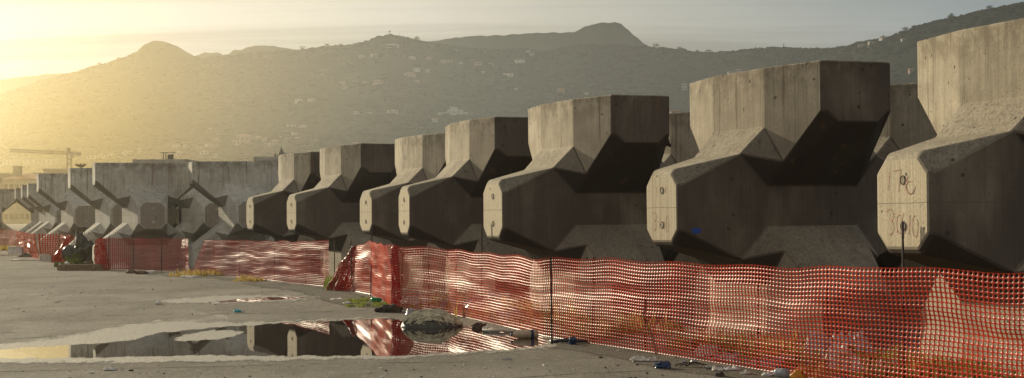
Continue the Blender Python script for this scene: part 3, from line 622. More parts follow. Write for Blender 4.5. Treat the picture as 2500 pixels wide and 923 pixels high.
# left-hand junk
m = MB(); m.box((0, 0, .17), (.62, .5, .34), 0, 0, (.94, .94)); m.box((0, 0, .345), (.68, .56, .03)); tag(m.build('white_tub', M['white'], None, False, gp(40, 621)), 'upturned white tub on the ground before the slumped net', 'tub', LG)
m = MB(); m.box((0, 0, .02), (1.1, .8, .025)); tag(m.build('flat_panel', M['timber'], None, False, gp(34, 623), (.0, .02, .1)), 'thin dark panel under the upturned white tub', 'panel', LG)
m = MB(); m.box((0, 0, .03), (1.25, .9, .04), .1); m.box((.1, .1, .07), (1.0, .25, .03), .25); tag(m.build('white_boards', M['board'], None, False, gp(72, 636)), 'pale wooden boards lying at the foot of the slumped net', 'boards', LG)
m = MB(); m.add([(-.35, 0, .01), (.35, 0, .01), (.0, .05, .20), (-.35, .3, .01), (.35, .3, .01), (.02, .3, .19)], [(0, 1, 2), (3, 5, 4), (0, 2, 5, 3), (1, 4, 5, 2)]); tag(m.build('tarp_scrap', M['black'], None, False, gp(62, 628)), 'black folded tarp scrap below the slumped net', 'tarp', LG)
m = MB(); m.box((0, 0, .13), (.42, .5, .24), .3); m.box((.34, .05, .08), (.5, .35, .14), .1, 1); tag(m.build('concrete_chunk', [M['paper'], M['timber']], None, False, gp(110, 637)), 'pale concrete chunk on a dark timber end by the boards', 'rubble', LG)
m = MB(); m.box((0, 0, .09), (1.35, .3, .16), -.02); m.box((-.02, 0, .175), (1.15, .2, .02), -.02); tag(m.build('timber_sleeper', M['timber'], None, False, gp(196, 660)), 'weathered timber sleeper lying before the bin bag', 'timber', LG)
bb = lump('bin_bag', gp(203, 646), .55, .45, .72, 'black', 44, 'large black torn bin bag heap between the bare posts', 'bin bag', .45, 4, LG)
lump('foam_piece', gp(163, 650), .09, .09, .13, 'white', 45, 'white round float at the foot of the weeds', 'float', .15, 3, LG)
crumple('paper_scrap', gp(210, 641), .3, .3, .25, 'white', 46, 'white bag lying in front of the black bin bag', 'plastic bag', .4, 12, LG)
lump('brown_box', gp(233, 652), .35, .25, .2, 'brown', 47, 'brown broken crate behind the bunched left end of the shaded net', 'crate', .3, 3, LG)
for k, (u, v) in enumerate([(320, 667), (345, 669), (368, 668)]): lump('rubble_lump', gp(u, v), .16, .12, .08, 'brown' if k < 2 else 'paper', 60 + k, ['dark sandal-like scrap before the shaded net', 'second dark scrap before the shaded net', 'pale scrap before the shaded net'][k], 'scrap', .4, 2, LG)
for k, (u, v) in enumerate([(455, 676), (472, 677), (520, 673), (600, 684), (625, 684)]): crumple('paper_scrap', gp(u, v), .3, .3, .06, 'white' if k % 2 else 'paper', 70 + k, ['white scrap in the weeds below the slantwise tear', 'pale scrap right of the white one below the tear', 'white scrap by the yellow weeds', 'pale scrap in the weeds before the sunlit middle net', 'white scrap at the right of those middle weeds'][k], 'paper scrap', k, 8, LG)
# small bits of grit on the tarmac
m = MB()
for k in range(650):
    u, v = rnd.uniform(-50, 1700), rnd.uniform(640, 925); 
    if v < 700 and u > 800: continue
    if 770 < v < 890 and u < 1420: continue
    q = gp(u, v); s_ = rnd.uniform(.008, .024); m.box((q.x, q.y, s_ * .3), (s_ * rnd.uniform(.8, 2), s_, s_ * .7), rnd.uniform(0, 3), rnd.choice((0, 0, 1)))
tag(m.build('gravel', [M['paper'], M['soil']]), 'loose grit and pebbles strewn over the asphalt', 'gravel', kind='stuff')

# ------------------------------------------------------------------ weeds
def weeds(name, spots, mat, label, hmax=.3, seed=1, wide=.012):
    rr = random.Random(seed); V = []; Fq = []
    for (p, r, n, hh) in spots:
        for _ in range(n):
            a, q = rr.uniform(0, 6.283), r * math.sqrt(rr.random()); x, y = p.x + q * math.cos(a), p.y + q * math.sin(a)
            h = hh * rr.uniform(.35, 1.0); la, ln = rr.uniform(0, 6.283), h * rr.uniform(.1, .6); w = wide * rr.uniform(.6, 1.8); ca, sa = math.cos(la), math.sin(la); b = len(V)
            for t, ww in ((0, 1), (.5, .9), (1, .1)):
                ox, oy, z = ln * t * t * ca, ln * t * t * sa, h * t * (1 - .18 * t)
                V += [(x + ox - sa * w * ww, y + oy + ca * w * ww, z), (x + ox + sa * w * ww, y + oy - ca * w * ww, z)]
            Fq += [(b, b + 1, b + 3, b + 2), (b + 2, b + 3, b + 5, b + 4)]
    return tag(link(name, np_mesh(name, V, Fq), M[mat]), label, 'weeds', kind='stuff')
def offs(p, d): return Vector((p.x + .78 * d, p.y + .62 * d, 0))
sp = []; sp2 = []
for k in range(120):
    t = rnd.random(); u, v = 1560 + 940 * t, 858 + 160 * t; sp.append((offs(gp(u, v), rnd.uniform(.5, 1.7)), rnd.uniform(.08, .25), rnd.randint(12, 40), rnd.uniform(.10, .34)))
for k in range(40):
    t = rnd.random(); u, v = 1560 + 700 * t, 858 + 120 * t; sp2.append((offs(gp(u, v), rnd.uniform(.55, 1.6)), .15, 18, rnd.uniform(.2, .40)))
for k in range(70):
    t = rnd.random(); u, v = 975 + 440 * t, 752 + 84 * t; sp.append((offs(gp(u, v), rnd.uniform(.2, 2.0)), rnd.uniform(.1, .3), rnd.randint(8, 24), rnd.uniform(.12, .4)))
    if k < 30: sp2.append((offs(gp(u, v), rnd.uniform(.3, 1.6)), .25, 14, rnd.uniform(.2, .5)))
weeds('weeds', sp, 'weed', 'green weeds growing behind the near red net', seed=3)
weeds('weeds', sp2, 'dry', 'yellowed weeds among the green behind the near red net', seed=4)
sp = [(gp(430 + 9 * k + rnd.uniform(-4, 4), 672 + rnd.uniform(-2, 4)), .22, 30, rnd.uniform(.10, .26)) for k in range(12)] + [(gp(590 + 7 * k, 684 + rnd.uniform(-2, 3)), .2, 26, rnd.uniform(.1, .24)) for k in range(8)]
weeds('weeds', sp, 'dry', 'yellowish weeds at the foot of the middle net', seed=5)
weeds('weeds', [(gp(178 + 2 * k, 648 + rnd.uniform(-2, 2)),   .22, 50, .55 - .10 * abs(k - 1)) for k in range(4)] + [(gp(228 + 4 * k, 652), .25, 50, .3) for k in range(3)] + [(gp(155, 652), .3, 50, .25)], 'weed_dark', 'tall green weeds among the bare posts and bin bag', seed=6, wide=.03)
weeds('weeds', [(gp(818 + rnd.uniform(-8, 12), 706 + rnd.uniform(-3, 3)), .2, 30, .4) for k in range(9)], 'weed', 'green weeds in the gap between the nets', seed=7)
weeds('weeds', [(gp(880 + rnd.uniform(-30, 80), 738 + rnd.uniform(-8, 12)), .16, 24, .06) for k in range(26)], 'weed', 'low mossy growth around the green bottle', seed=8)
weeds('weeds', [(gp(rnd.uniform(0, 40), 607 + rnd.uniform(0, 6)), .4, 26, .3) for k in range(10)], 'dry', 'dry weeds at the foot of the far-left net', seed=9, wide=.03)

# ------------------------------------------------------------------ hills
def prof(tab, u):
    if u <= tab[0][0]: (a, b), (c, d) = tab[0], tab[1]; return b + (u - a) * (d - b) / (c - a) * .5
    if u >= tab[-1][0]: (a, b), (c, d) = tab[-2], tab[-1]; return d + (u - c) * (d - b) / (c - a) * .5
    for i in range(len(tab) - 1):
        if u <= tab[i + 1][0]:
            (a, b), (c, d) = tab[i], tab[i + 1]; t = (u - a) / (c - a); return b + (d - b) * (t * .6 + .4 * t * t * (3 - 2 * t))
SKY = [(-400, 300), (-200, 268), (0, 232), (60, 215), (130, 192), (180, 180), (240, 162), (300, 146), (330, 130), (355, 108), (378, 99), (400, 101), (430, 111), (465, 131), (490, 146), (560, 138), (620, 131), (690, 127), (720, 126), (760, 121), (800, 116), (860, 112), (900, 102), (930, 92), (955, 87), (990, 94), (1030, 102),
       (1060, 109), (1120, 116), (1200, 124), (1280, 122), (1340, 127), (1370, 120), (1420, 112), (1500, 112), (1560, 117), (1620, 119), (1700, 130), (1760, 131), (1840, 122), (1900, 119), (1960, 121), (2010, 122), (2070, 116), (2100, 106), (2160, 97), (2200, 85), (2250, 65), (2300, 52), (2350, 42), (2400, 30), (2450, 20), (2500, 12), (2700, -30), (3000, -90)]
YCR = [(-400, 1900), (0, 2000), (380, 2000), (500, 1850), (950, 1800), (1500, 1750), (2000, 1600), (2200, 1380), (2500, 1250), (3000, 1200)]
Y0 = 520.0
def crest(k):
    u = k * F + 1250; Yc = prof(YCR, u); d = ray(u, prof(SKY, u)); return Yc, CAMZ + d.z / d.y * Yc
def hill_z(X, Y):
    k = X / Y; Yc, zc = crest(k); t = (Y - Y0) / (Yc - Y0)
    if t <= 0: return -1.5
    if t <= 1:
        env = math.sin(math.pi * min(1, t)) ** .8
        gul = 15 * fbm(X * .0042 + 5, Y * .0022, 0, 4) + 7 * abs(nz(X * .011, Y * .006, 7))
        b = t ** 2.1
        # shelf of nearer spurs
        return -1.5 + (zc + 1.5) * (b * .84 + .16 * t) + env * gul * (.35 + .65 * t)
    return zc - (t - 1) * 260
ks = np.linspace(-.50, .52, 520); ts = np.concatenate([np.linspace(0, 1, 120), [1.02, 1.06, 1.15, 1.3]])
V = []
for t in ts:
    for k in ks:
        Yc, zc = crest(k); Y = Y0 + (Yc - Y0) * t; X = k * Y; V.append((X, Y, hill_z(X, Y)))
nk = len(ks); idx = np.arange(len(V)).reshape(len(ts), nk); Fq = np.stack([idx[:-1, :-1], idx[:-1, 1:], idx[1:, 1:], idx[1:, :-1]], -1).reshape(-1, 4)
tag(link('hills', np_mesh('hills', V, Fq), M['hill'], smooth=True), kind='structure')
def far_range(tab, Yf, name):
    us = np.linspace(tab[0][0], tab[-1][0], 260); V = []; rows_ = [(-.20, 0), (-.14, .35), (-.08, .62), (-.04, .83), (0, 1.0), (.05, .9), (.2, .2)]
    for dy, s in rows_:
        for u in us:
            d = ray(u, prof(tab, u)); zc = CAMZ + d.z / d.y * Yf + 2.2 * nz(u * .05, Yf) * (1 if s == 1 else 0); Y = Yf * (1 + dy); X = d.x / d.y * Yf
            V.append((X, Y, zc * s + 14 * fbm(X * .012, dy * 20, 2, 3) * s * (1 - s) * 4))
    n = len(us); idx = np.arange(len(V)).reshape(len(rows_), n); Fq = np.stack([idx[:-1, :-1], idx[:-1, 1:], idx[1:, 1:], idx[1:, :-1]], -1).reshape(-1, 4)
    tag(link(name, np_mesh(name, V, Fq), M['hill'], smooth=True), kind='structure')
far_range([(930, 135), (1000, 110), (1060, 100), (1100, 94), (1150, 88), (1230, 86), (1280, 82), (1330, 80), (1400, 79), (1414, 72), (1430, 64), (1460, 57), (1500, 54), (1516, 58), (1530, 70), (1550, 88), (1575, 108), (1640, 150)], 2500, 'mountain')
far_range([(440, 160), (475, 137), (500, 128), (530, 130), (552, 134), (575, 123), (620, 112), (650, 111), (690, 116), (720, 122), (780, 150)], 2500, 'mountain')
far_range([(-500, 235), (-200, 212), (0, 195), (60, 187), (130, 180), (180, 178), (220, 168), (260, 155), (300, 140), (330, 128), (380, 150)], 2600, 'mountain')

# woods on the hillsides: one mass of rounded crowns
bm = bmesh.new(); bmesh.ops.create_icosphere(bm, subdivisions=1, radius=1); ICO = np.array([v.co[:] for v in bm.verts]); ICF = np.array([[v.index for v in f.verts] for f in bm.faces]); bm.free()
rng = np.random.default_rng(5); CV = []; CF = []; cnt = 0
def crown_at(X, Y, z, r, hh):
    global cnt
    v = ICO * (1 + rng.uniform(-.3, .3, (len(ICO), 1))) * np.array([r, r, hh]) + np.array([X, Y, z + hh * .55]); CV.append(v); CF.append(ICF + cnt); cnt += len(ICO)
for i in range(9000):
    k = rng.uniform(-.36, .36); t = rng.uniform(.06, 1.0) ** .8; Yc, zc = crest(k); Y = Y0 + (Yc - Y0) * t; X = k * Y
    dens = fbm(X * .006, Y * .006, 9, 3)
    if dens < rng.uniform(-.55, .15): continue
    pk = 300 < k * F + 1250 < 490 and t > .7; r = rng.uniform(1.0, 2.6) * (1.0 + .25 * t) * (.55 if pk else 1); crown_at(X, Y, hill_z(X, Y), r * rng.uniform(1.0, 2.4), r * rng.uniform(.35, .8))
for i in range(1500):                                        # along the crest so the skyline is ragged
    k = rng.uniform(-.36, .36); u = k * F + 1250
    if 310 < u < 480: continue
    Yc, zc = crest(k); r = rng.uniform(.8, 2.2); crown_at(k * Yc, Yc - 4, zc - r * .7, r * 1.5, r)
tag(link('woods', np_mesh('woods', np.concatenate(CV), np.concatenate(CF)), M['wood_a'], smooth=True), 'scrub and woodland covering the hazy hillsides', 'woods', kind='stuff')

# ------------------------------------------------------------------ houses
def march(u, v):
    d = ray(u, v); 
    for i in range(700):
        Y = 480 + i * 2.5; t = Y / d.y; X, z = d.x * t, CAMZ + d.z * t
        if hill_z(X, Y) >= z: return Vector((X, Y, hill_z(X, Y))), Y
    return Vector((d.x * 1700, 1700, CAMZ + d.z * 1700)), 1700
def house(u, v, wpx, hpx, wall, roof, label, group='houses scattered over the hillside', name='house', Y=None, levels=None, steps=0):
    if Y is None: p, Y = march(u, v + hpx * .5)
    else: p = at(u, v + hpx * .5, Y)
    w, h = wpx / F * Y, hpx / F * Y * .85; d = w * rnd.uniform(.5, .75); m = MB(); base = 3.0
    rz = rnd.uniform(-.35, .35)
    m.box((0, 0, h / 2 - base / 2), (w, d, h + base), 0, 0)
    if roof == 'gable':
        r = min(h * .35, w * .22); e = .25
        m.add([(-w / 2 - e, -d / 2 - e, h), (w / 2 + e, -d / 2 - e, h), (w / 2 + e, d / 2 + e, h), (-w / 2 - e, d / 2 + e, h), (-w / 2 - e, 0, h + r), (w / 2 + e, 0, h + r)], [(0, 1, 5, 4), (2, 3, 4, 5), (0, 4, 3), (1, 2, 5), (0, 3, 2, 1)], 1)
    elif roof == 'hip':
        r = min(h * .35, w * .22); e = .25
        m.add([(-w / 2 - e, -d / 2 - e, h), (w / 2 + e, -d / 2 - e, h), (w / 2 + e, d / 2 + e, h), (-w / 2 - e, d / 2 + e, h), (-w * .2, 0, h + r), (w * .2, 0, h + r)], [(0, 1, 5, 4), (2, 3, 4, 5), (0, 4, 3), (1, 2, 5), (0, 3, 2, 1)], 1)
    else:
        m.box((0, 0, h + .2), (w + .3, d + .3, .4), 0, 2)
        if steps: m.box((-w * .12, .02, h + .4 + h * .25), (w * .4, d * .7, h * .5), 0, 0); m.box((w * .02 - w * .14, .02, h * 1.5 + .5), (w * .42, d * .72, .25), 0, 2)
    nl = levels or max(1, int(h / 3.1)); nw = max(2, int(w / 3.2)); ww, wh = min(1.1, w / nw * .5), min(1.4, h / nl * .5)
    for a in range(nl):
        for b in range(nw):
            x = (b + .5) / nw * w - w / 2; z = (a + .55) / nl * h
            m.add([(x - ww / 2, -d / 2 - .04, z - wh / 2), (x + ww / 2, -d / 2 - .04, z - wh / 2), (x + ww / 2, -d / 2 - .04, z + wh / 2), (x - ww / 2, -d / 2 - .04, z + wh / 2)], [(0, 1, 2, 3)], 3)
    o = m.build(name, [M['wall_' + wall], M['tile'], M['flat'], M['glass']], None, False, p, (0, 0, rz)); return tag(o, label, 'house', group)
HS = [
 (959, 112, 28, 7, 'white', 'hip', 'pale house just under the cross-topped summit'), (884, 139, 14, 5, 'cream', 'flat', 'cream house left of and below the cross-topped summit'), (914, 134, 15, 4, 'tan', 'gable', 'low tan house between the summit house and the cream house to its left'),
 (1006, 141, 16, 6, 'white', 'hip', 'white house a little right of the cross-topped summit, upper slope'), (1047, 143, 12, 6, 'peach', 'gable', 'peach house on the upper slope below the first far ridge'), (1090, 150, 26, 5, 'peach', 'flat', 'long low peach house on the upper middle slope'),
 (1125, 154, 9, 5, 'white', 'flat', 'tiny white house right of the long low peach house'), (1166, 156, 18, 7, 'pink', 'hip', 'pinkish house on the upper slope, middle of three in a row'), (1199, 157, 13, 4, 'cream', 'gable', 'cream house right of the pinkish upper-slope house'),
 (1269, 150, 22, 6, 'white', 'gable', 'wide white house high on the slope, left of the round peak'), (1290, 126, 9, 4, 'white', 'flat', 'tiny white house close under the skyline, upper of two'), (1298, 133, 10, 4, 'cream', 'flat', 'tiny cream house close under the skyline, lower of two'),
 (1018, 171, 15, 8, 'white', 'gable', 'bright white tall house in the middle of the slope'), (1044, 173, 9, 8, 'white', 'flat', 'narrow white house right of the bright tall one'), (1002, 182, 27, 8, 'pink', 'hip', 'wide pink house below the bright white tall one'),
 (923, 201, 25, 9, 'peach', 'hip', 'wide peach house mid-slope, largest in its row'), (836, 203, 15, 7, 'cream', 'gable', 'cream house mid-slope at the left end of its row'), (867, 201, 13, 4, 'tan', 'gable', 'low tan house second in the mid-slope row'), (893, 202, 12, 4, 'tan', 'flat', 'low flat tan house left of the wide peach house'),
 (843, 214, 13, 6, 'peach', 'gable', 'peach house under the cream one in the mid-slope row'), (1018, 200, 13, 5, 'peach', 'gable', 'small peach house right of the wide peach house'), (1096, 189, 13, 4, 'tan', 'gable', 'low tan house alone on the middle slope'),
 (1241, 183, 22, 7, 'white', 'gable', 'white house with stepped outline alone mid-slope'), (1178, 177, 9, 5, 'cream', 'flat', 'tiny cream house left of the stepped white one'), (1259, 219, 9, 7, 'white', 'gable', 'small white house below the stepped white one'),
 (1369, 223, 16, 13, 'orange', 'flat', 'orange tower-like house on the middle slope'), (1432, 230, 12, 6, 'tan', 'gable', 'tan house right of the orange tower-like house'), (1671, 212, 14, 20, 'grey', 'flat', 'grey scaffolded apartment tower beside the second nearest block'),
 (730, 247, 16, 8, 'white', 'gable', 'white house on the lower left slope, left of a pair'), (759, 245, 16, 7, 'cream', 'gable', 'cream house on the lower left slope, right of a pair'), (902, 279, 9, 8, 'white', 'flat', 'small bright white cube house, lower slope'),
 (871, 276, 14, 6, 'tan', 'gable', 'tan house left of the small bright white cube house'), (959, 273, 25, 7, 'tan', 'hip', 'wide tan house on the lower slope left of the big white villa'), (1062, 294, 15, 7, 'white', 'gable', 'white house below and left of the big white villa'),
 (711, 308, 20, 5, 'white', 'flat', 'long white house on the lower slope above the steeple, left of two'), (741, 308, 18, 5, 'white', 'flat', 'long white house on the lower slope above the steeple, right of two'), (720, 327, 13, 6, 'white', 'flat', 'small white house above the gabled one right of the steeple'),
 (727, 341, 15, 8, 'white', 'gable', 'white gabled house just right of the steeple'), (1037, 314, 20, 5, 'grey', 'flat', 'long grey shed low on the slope below the white houses'), (866, 351, 14, 6, 'cream', 'gable', 'cream roof peeping over a concrete block right of the steeple'),
 (511, 316, 8, 5, 'cream', 'gable', 'tiny cream house high above the hazy lower town'), (540, 331, 20, 7, 'white', 'flat', 'white flat house at the top of the lower town'), (529, 345, 16, 10, 'pink', 'gable', 'pink gabled house in the lower town'), (518, 355, 28, 6, 'peach', 'flat', 'long peach building below the pink gabled house'),
 (598, 339, 36, 18, 'pink', 'hip', 'largest pink building of the lower town'), (578, 350, 20, 10, 'cream', 'gable', 'cream house at the lower left of the largest pink building'), (630, 338, 16, 9, 'cream', 'hip', 'pale hip-roofed house right of the largest pink building'), (643, 342, 16, 7, 'white', 'gable', 'white house right of the pale hip-roofed one'),
 (672, 347, 16, 9, 'cream', 'gable', 'cream house directly above the steeple tip'), (682, 337, 10, 5, 'white', 'gable', 'small white roof highest above the steeple'), (653, 353, 14, 6, 'peach', 'flat', 'low peach house left of the steeple'),
 (431, 357, 16, 5, 'white', 'gable', 'white roof at the upper left of the lower town'), (451, 358, 8, 6, 'cream', 'gable', 'small cream house right of the upper-left white roof'), (437, 374, 14, 9, 'white', 'gable', 'white house just above the full-view front-facing block'), (484, 376, 12, 8, 'white', 'gable', 'bright white house above the gap between the two front-facing blocks'),
 (500, 373, 18, 9, 'cream', 'hip', 'cream house touching the bright white one in the lower town'), (527, 381, 9, 8, 'white', 'flat', 'small white box house lowest in the lower town'), (492, 361, 20, 6, 'pink', 'flat', 'pinkish low house above the bright white one'), (753, 359, 18, 5, 'tan', 'flat', 'tan flat house low behind the blocks right of the steeple'),
 (223, 385, 20, 8, 'cream', 'gable', 'cream house just right of the araucaria in the haze'), (247, 381, 18, 9, 'yellow', 'hip', 'yellow house in the haze right of the crane'), (272, 381, 18, 7, 'cream', 'gable', 'cream house right of the hazy yellow one'), (313, 374, 24, 9, 'white', 'gable', 'white house in the haze above the full-view front-facing block'),
 (250, 368, 16, 5, 'cream', 'flat', 'faint cream house above the hazy yellow one'), (345, 367, 18, 6, 'tan', 'gable', 'faint tan house right of the hazy white one'),
 (2158, 97, 20, 9, 'white', 'hip', 'large white villa near the crest of the right-hand hill'), (2128, 107, 16, 9, 'cream', 'flat', 'cream villa left of the large white villa on the right-hand hill'), (2106, 113, 22, 7, 'peach', 'flat', 'peach house lowest of the three on the right-hand crest'), (2205, 97, 10, 6, 'white', 'gable', 'small white house alone right of the crest villas'),
 (2225, 173, 14, 9, 'pink', 'gable', 'pink house squeezed between the two nearest blocks'), (1784, 178, 14, 5, 'grey', 'flat', 'low grey house above the second nearest block, left of two'), (1804, 173, 14, 5, 'grey', 'gable', 'low grey house above the second nearest block, right of two')]
for h in HS: house(*h)
house(1112, 274, 34, 14, 'white', 'flat', 'big white villa with side wings alone on the lower slope', steps=1)
house(1083, 278, 26, 5, 'white', 'flat', 'low white wing left of the big white villa'); house(1136, 277, 12, 5, 'white', 'gable', 'small white gabled outbuilding right of the big white villa')
house(1648, 277, 26, 12, 'cream', 'hip', 'pale building beside the second nearest block, left of two', Y=420); house(1676, 275, 20, 14, 'white', 'flat', 'white flat-roofed building beside the second nearest block, right of two', Y=420)
for i, (u, lb) in enumerate([(29, 'left one of three hazy terraced apartment blocks under the crane jib'), (75, 'middle one of three hazy terraced apartment blocks under the crane jib'), (123, 'right one of three hazy terraced apartment blocks under the crane jib')]):
    house(u, 396, 36, 12, 'tan', 'flat', lb, 'terraced apartment blocks under the crane', 'apartment_block', levels=3)
# large hazy building at the left, behind the row
Yb = 480.0
def building(u0, u1, vtop, Y, wall, label, name, lev, bay, roof='flat', hipv=0):
    a, b = at(u0, vtop, Y), at(u1, vtop, Y); w = b.x - a.x; h = a.z; root = empty(name, (a.x + w / 2, Y, 0)); tag(root, label, 'building')
    m = MB(); m.box((0, 8, h / 2), (w, 16, h)); m.box((0, -.15, h * .52), (w + .1, .3, .35)); m.build('wall', M['wall_' + wall], root)
    m = MB()
    if roof == 'hip':
        e = .6; m.add([(-w / 2 - e, -e, h), (w / 2 + e, -e, h), (w / 2 + e, 16 + e, h), (-w / 2 - e, 16 + e, h), (-w * .25, 8, h + hipv), (w * .25, 8, h + hipv)], [(0, 1, 5, 4), (2, 3, 4, 5), (0, 4, 3), (1, 2, 5), (0, 3, 2, 1)])
    else: m.box((0, 8, h + .2), (w + .4, 16.4, .4))
    m.build('roof', M['tile' if roof == 'hip' else 'flat'], root)
    for a_ in range(lev):
        for b_ in range(bay):
            x = (b_ + .5) / bay * w - w / 2; z = (a_ + .5) / lev * h; wm = MB(); wm.box((0, 0, 0), (1.1, .16, 1.5)); wo = wm.build('window', M['glass'], root); wo.location = (x, -.03, z)
    return root, w, h
b1, w1, h1 = building(8, 112, 438, Yb, 'cream', 'hazy cream apartment building with a brown roof behind the left-edge block', 'apartment_building', 3, 8, 'hip', 1.8)
m = MB(); m.box((-w1 * .31, 6, h1 + 2.2), (2.2, 2, 3.4)); m.box((-w1 * .31, 6, h1 + 4.0), (2.5, 2.3, .3)); m.build('chimney', M['wall_tan'], b1)
m = MB(); m.box((w1 * .05, 12, h1 + 1.0), (2.6, 3, 2.0)); m.box((w1 * .05, 12, h1 + 2.1), (2.9, 3.4, .3)); m.build('stair_tower', M['wall_tan'], b1)
building(-60, 6, 426, 490, 'tan', 'tall hazy tan building at the left picture edge', 'apartment_building', 4, 4)
building(106, 200, 415, 495, 'tan', 'low wide hazy building behind the row under the crane', 'apartment_building', 3, 8)
b3, w3, h3 = building(330, 452, 400, 150, 'grey', 'flat-roofed building hidden behind the full-view block, roof frame showing', 'workshop_building', 2, 6)
m = MB()
for x in (-.35, -.1): m.box((x, 3, h3 + .7), (.07, .07, 1.0))
m.box((.35, 3, h3 + .75), (.5, .3, .45)); m.box((.1, 3, h3 + 1.15), (1.5, .3, .05)); m.build('roof_frame', M['iron'], b3)
building(624, 684, 392.3, 170, 'tan', 'flat brown roof edge just left of the steeple, above the front-facing block', 'workshop_building', 2, 5)
# church steeple
Yt = 250.0; pt = at(687, 386, Yt); root = empty('church_steeple', (pt.x, Yt, 0)); tag(root, 'small pointed church steeple rising behind the concrete blocks', 'steeple')
zt = pt.z; hS = 27 / F * Yt
m = MB(); m.box((0, 0, zt / 2), (1.8, 1.8, zt)); m.box((0, 0, zt + .08), (2.1, 2.1, .2)); m.build('tower', M['pot'], root)
m = MB(); m.lathe([(.95, zt + .15), (.85, zt + .4), (.55, zt + .5), (.52, zt + .75), (.36, zt + .85), (.05, zt + hS)], 8); m.build('spire', M['pot'], root)
m = MB(); m.tube([(0, 0, zt + hS - .05), (0, 0, zt + hS + .35)], .03, 5); m.build('finial', M['iron'], root)
for sx in (-1, 1):
    m = MB(); m.lathe([(.18, zt + .2), (.12, zt + .6), (0, zt + .85)], 6, Matrix.Translation((sx * .85, -.85, 0))); m.build('pinnacle', M['pot'], root)
# tower crane
Yk = 650.0; pk = at(169, 374, Yk); root = empty('tower_crane', (pk.x, Yk, 0)); tag(root, 'hazy tower crane with a long jib reaching left', 'crane'); kk = Yk / F
def lattice(m, a, b, w, n, r=.16):
    a, b = Vector(a), Vector(b); d = (b - a).normalized(); up = Vector((0, 0, 1)) if abs(d.z) < .9 else Vector((0, 1, 0)); s1 = d.cross(up).normalized() * w / 2; s2 = s1.cross(d).normalized() * w / 2
    C = [s1 + s2, s1 - s2, -s1 - s2, -s1 + s2]
    for c in C: m.tube([a + c, b + c], r, 4)
    for i in range(n):
        p, q = a.lerp(b, i / n), a.lerp(b, (i + 1) / n)
        for j in range(4): m.tube([p + C[j], q + C[(j + 1) % 4]], r * .6, 3)
zj = at(169, 374, Yk).z
m = MB(); lattice(m, (0, 0, zj - 30), (0, 0, zj + .6), 1.5, 14, .2); m.build('mast', M['steel'], root)
m = MB(); lattice(m, (0, 0, zj), (-144 * kk, 0, zj + 8 * kk), 1.0, 26); m.build('jib', M['steel'], root)
m = MB(); lattice(m, (0, 0, zj), (24 * kk, 0, zj - .2), 1.0, 5); m.build('counter_jib', M['steel'], root)
m = MB(); m.box((23 * kk, 0, zj - .3), (8 * kk, 1.2, 10 * kk)); m.build('counterweight', M['grey'], root)
m = MB(); lattice(m, (0, 0, zj), (-.3, 0, zj + 13 * kk), .8, 4); m.build('apex', M['steel'], root)
m = MB(); m.tube([(-.3, 0, zj + 13 * kk), (-75 * kk, 0, zj + 4 * kk)], .05, 4); m.tube([(-.3, 0, zj + 13 * kk), (20 * kk, 0, zj)], .05, 4); m.build('stay', M['steel'], root)
m = MB(); m.box((1.3, -.6, zj - 1), (1.3, 1.3, 1.9)); m.build('cab', M['wall_grey'], root)
# hilltop cross and masts
def mastpole(u, v0, v1, label, name, cross=False, n=0):
    k = (u - 1250) / F; Yc, zc = crest(k); h = (v1 - v0) / F * Yc; m = MB(); X = k * Yc
    m.tube([(0, 0, -2), (0, 0, h)], [.5, .35], 5)
    if cross: m.box((0, 0, h * .72), (h * .5, .6, .7))
    for i in range(n): m.box((0, 0, h * (.6 + .15 * i)), (1.6, .2, .3))
    return tag(m.build(name, M['iron'], None, False, (X, Yc - 3, zc)), label, 'cross' if cross else 'mast')
mastpole(954, 75, 88, 'hilltop cross on the wooded middle summit', 'summit_cross', True); mastpole(977, 83, 92, 'thin mast right of the hilltop cross', 'radio_mast'); mastpole(1916, 106, 120, 'thin radio mast on the ridge above the second nearest block', 'radio_mast', n=2)
# trees that stand out
def tree(u, Y, z0, h, cw, label, name, kind, group='trees that stand out on the skyline', seed=1):
    rr = random.Random(seed); p = at(u, 400, Y); root = empty(name, (p.x, Y, z0)); tag(root, label, 'tree', group)
    m = MB(); m.tube([(0, 0, -1), (.02 * h, 0, h * .5), (0, 0, h * .92)], [h * .03, h * .02, h * .006], 6)
    if kind != 'araucaria':
        for k in range(5): a = rr.uniform(0, 6.28); m.tube([(0, 0, h * .5), (cw * .3 * math.cos(a), cw * .3 * math.sin(a), h * .75)], [h * .012, h * .004], 4)
    m.build('trunk', M['bark'], root)
    V = []; Fq = []
    def leafq(c, s_):
        a, b = Vector((rr.gauss(0, 1), rr.gauss(0, 1), rr.gauss(0, 1))).normalized(), Vector((rr.gauss(0, 1), rr.gauss(0, 1), rr.gauss(0, 1))).normalized(); q = len(V)
        V.extend([tuple(c - a * s_), tuple(c + b * s_), tuple(c + a * s_), tuple(c - b * s_)]); Fq.append((q, q + 1, q + 2, q + 3))
    if kind == 'araucaria':
        for t in range(9):
            z = h * (.30 + .075 * t); L = cw * .5 * (1 - (t / 10) ** 1.5)
            for b in range(7):
                a = b * .9 + t * .5; 
                for q in range(14): s = q / 13; leafq(Vector((L * s * math.cos(a), L * s * math.sin(a), z + L * (.35 * s * s - .05))), h * .022)
    else:
        for c in range(16):
            a, rad = rr.uniform(0, 6.28), cw * .42 * math.sqrt(rr.random()); zz = h * (rr.uniform(.72, .95) if kind == 'umbrella' else rr.uniform(.4, .95)); cc = Vector((rad * math.cos(a), rad * math.sin(a), zz))
            for q in range(26): leafq(cc + Vector((rr.gauss(0, .11) * cw, rr.gauss(0, .11) * cw, rr.gauss(0, .05) * h)), h * .045)
    link('crown', np_mesh('crown', V, Fq), M['conifer'], root); return root
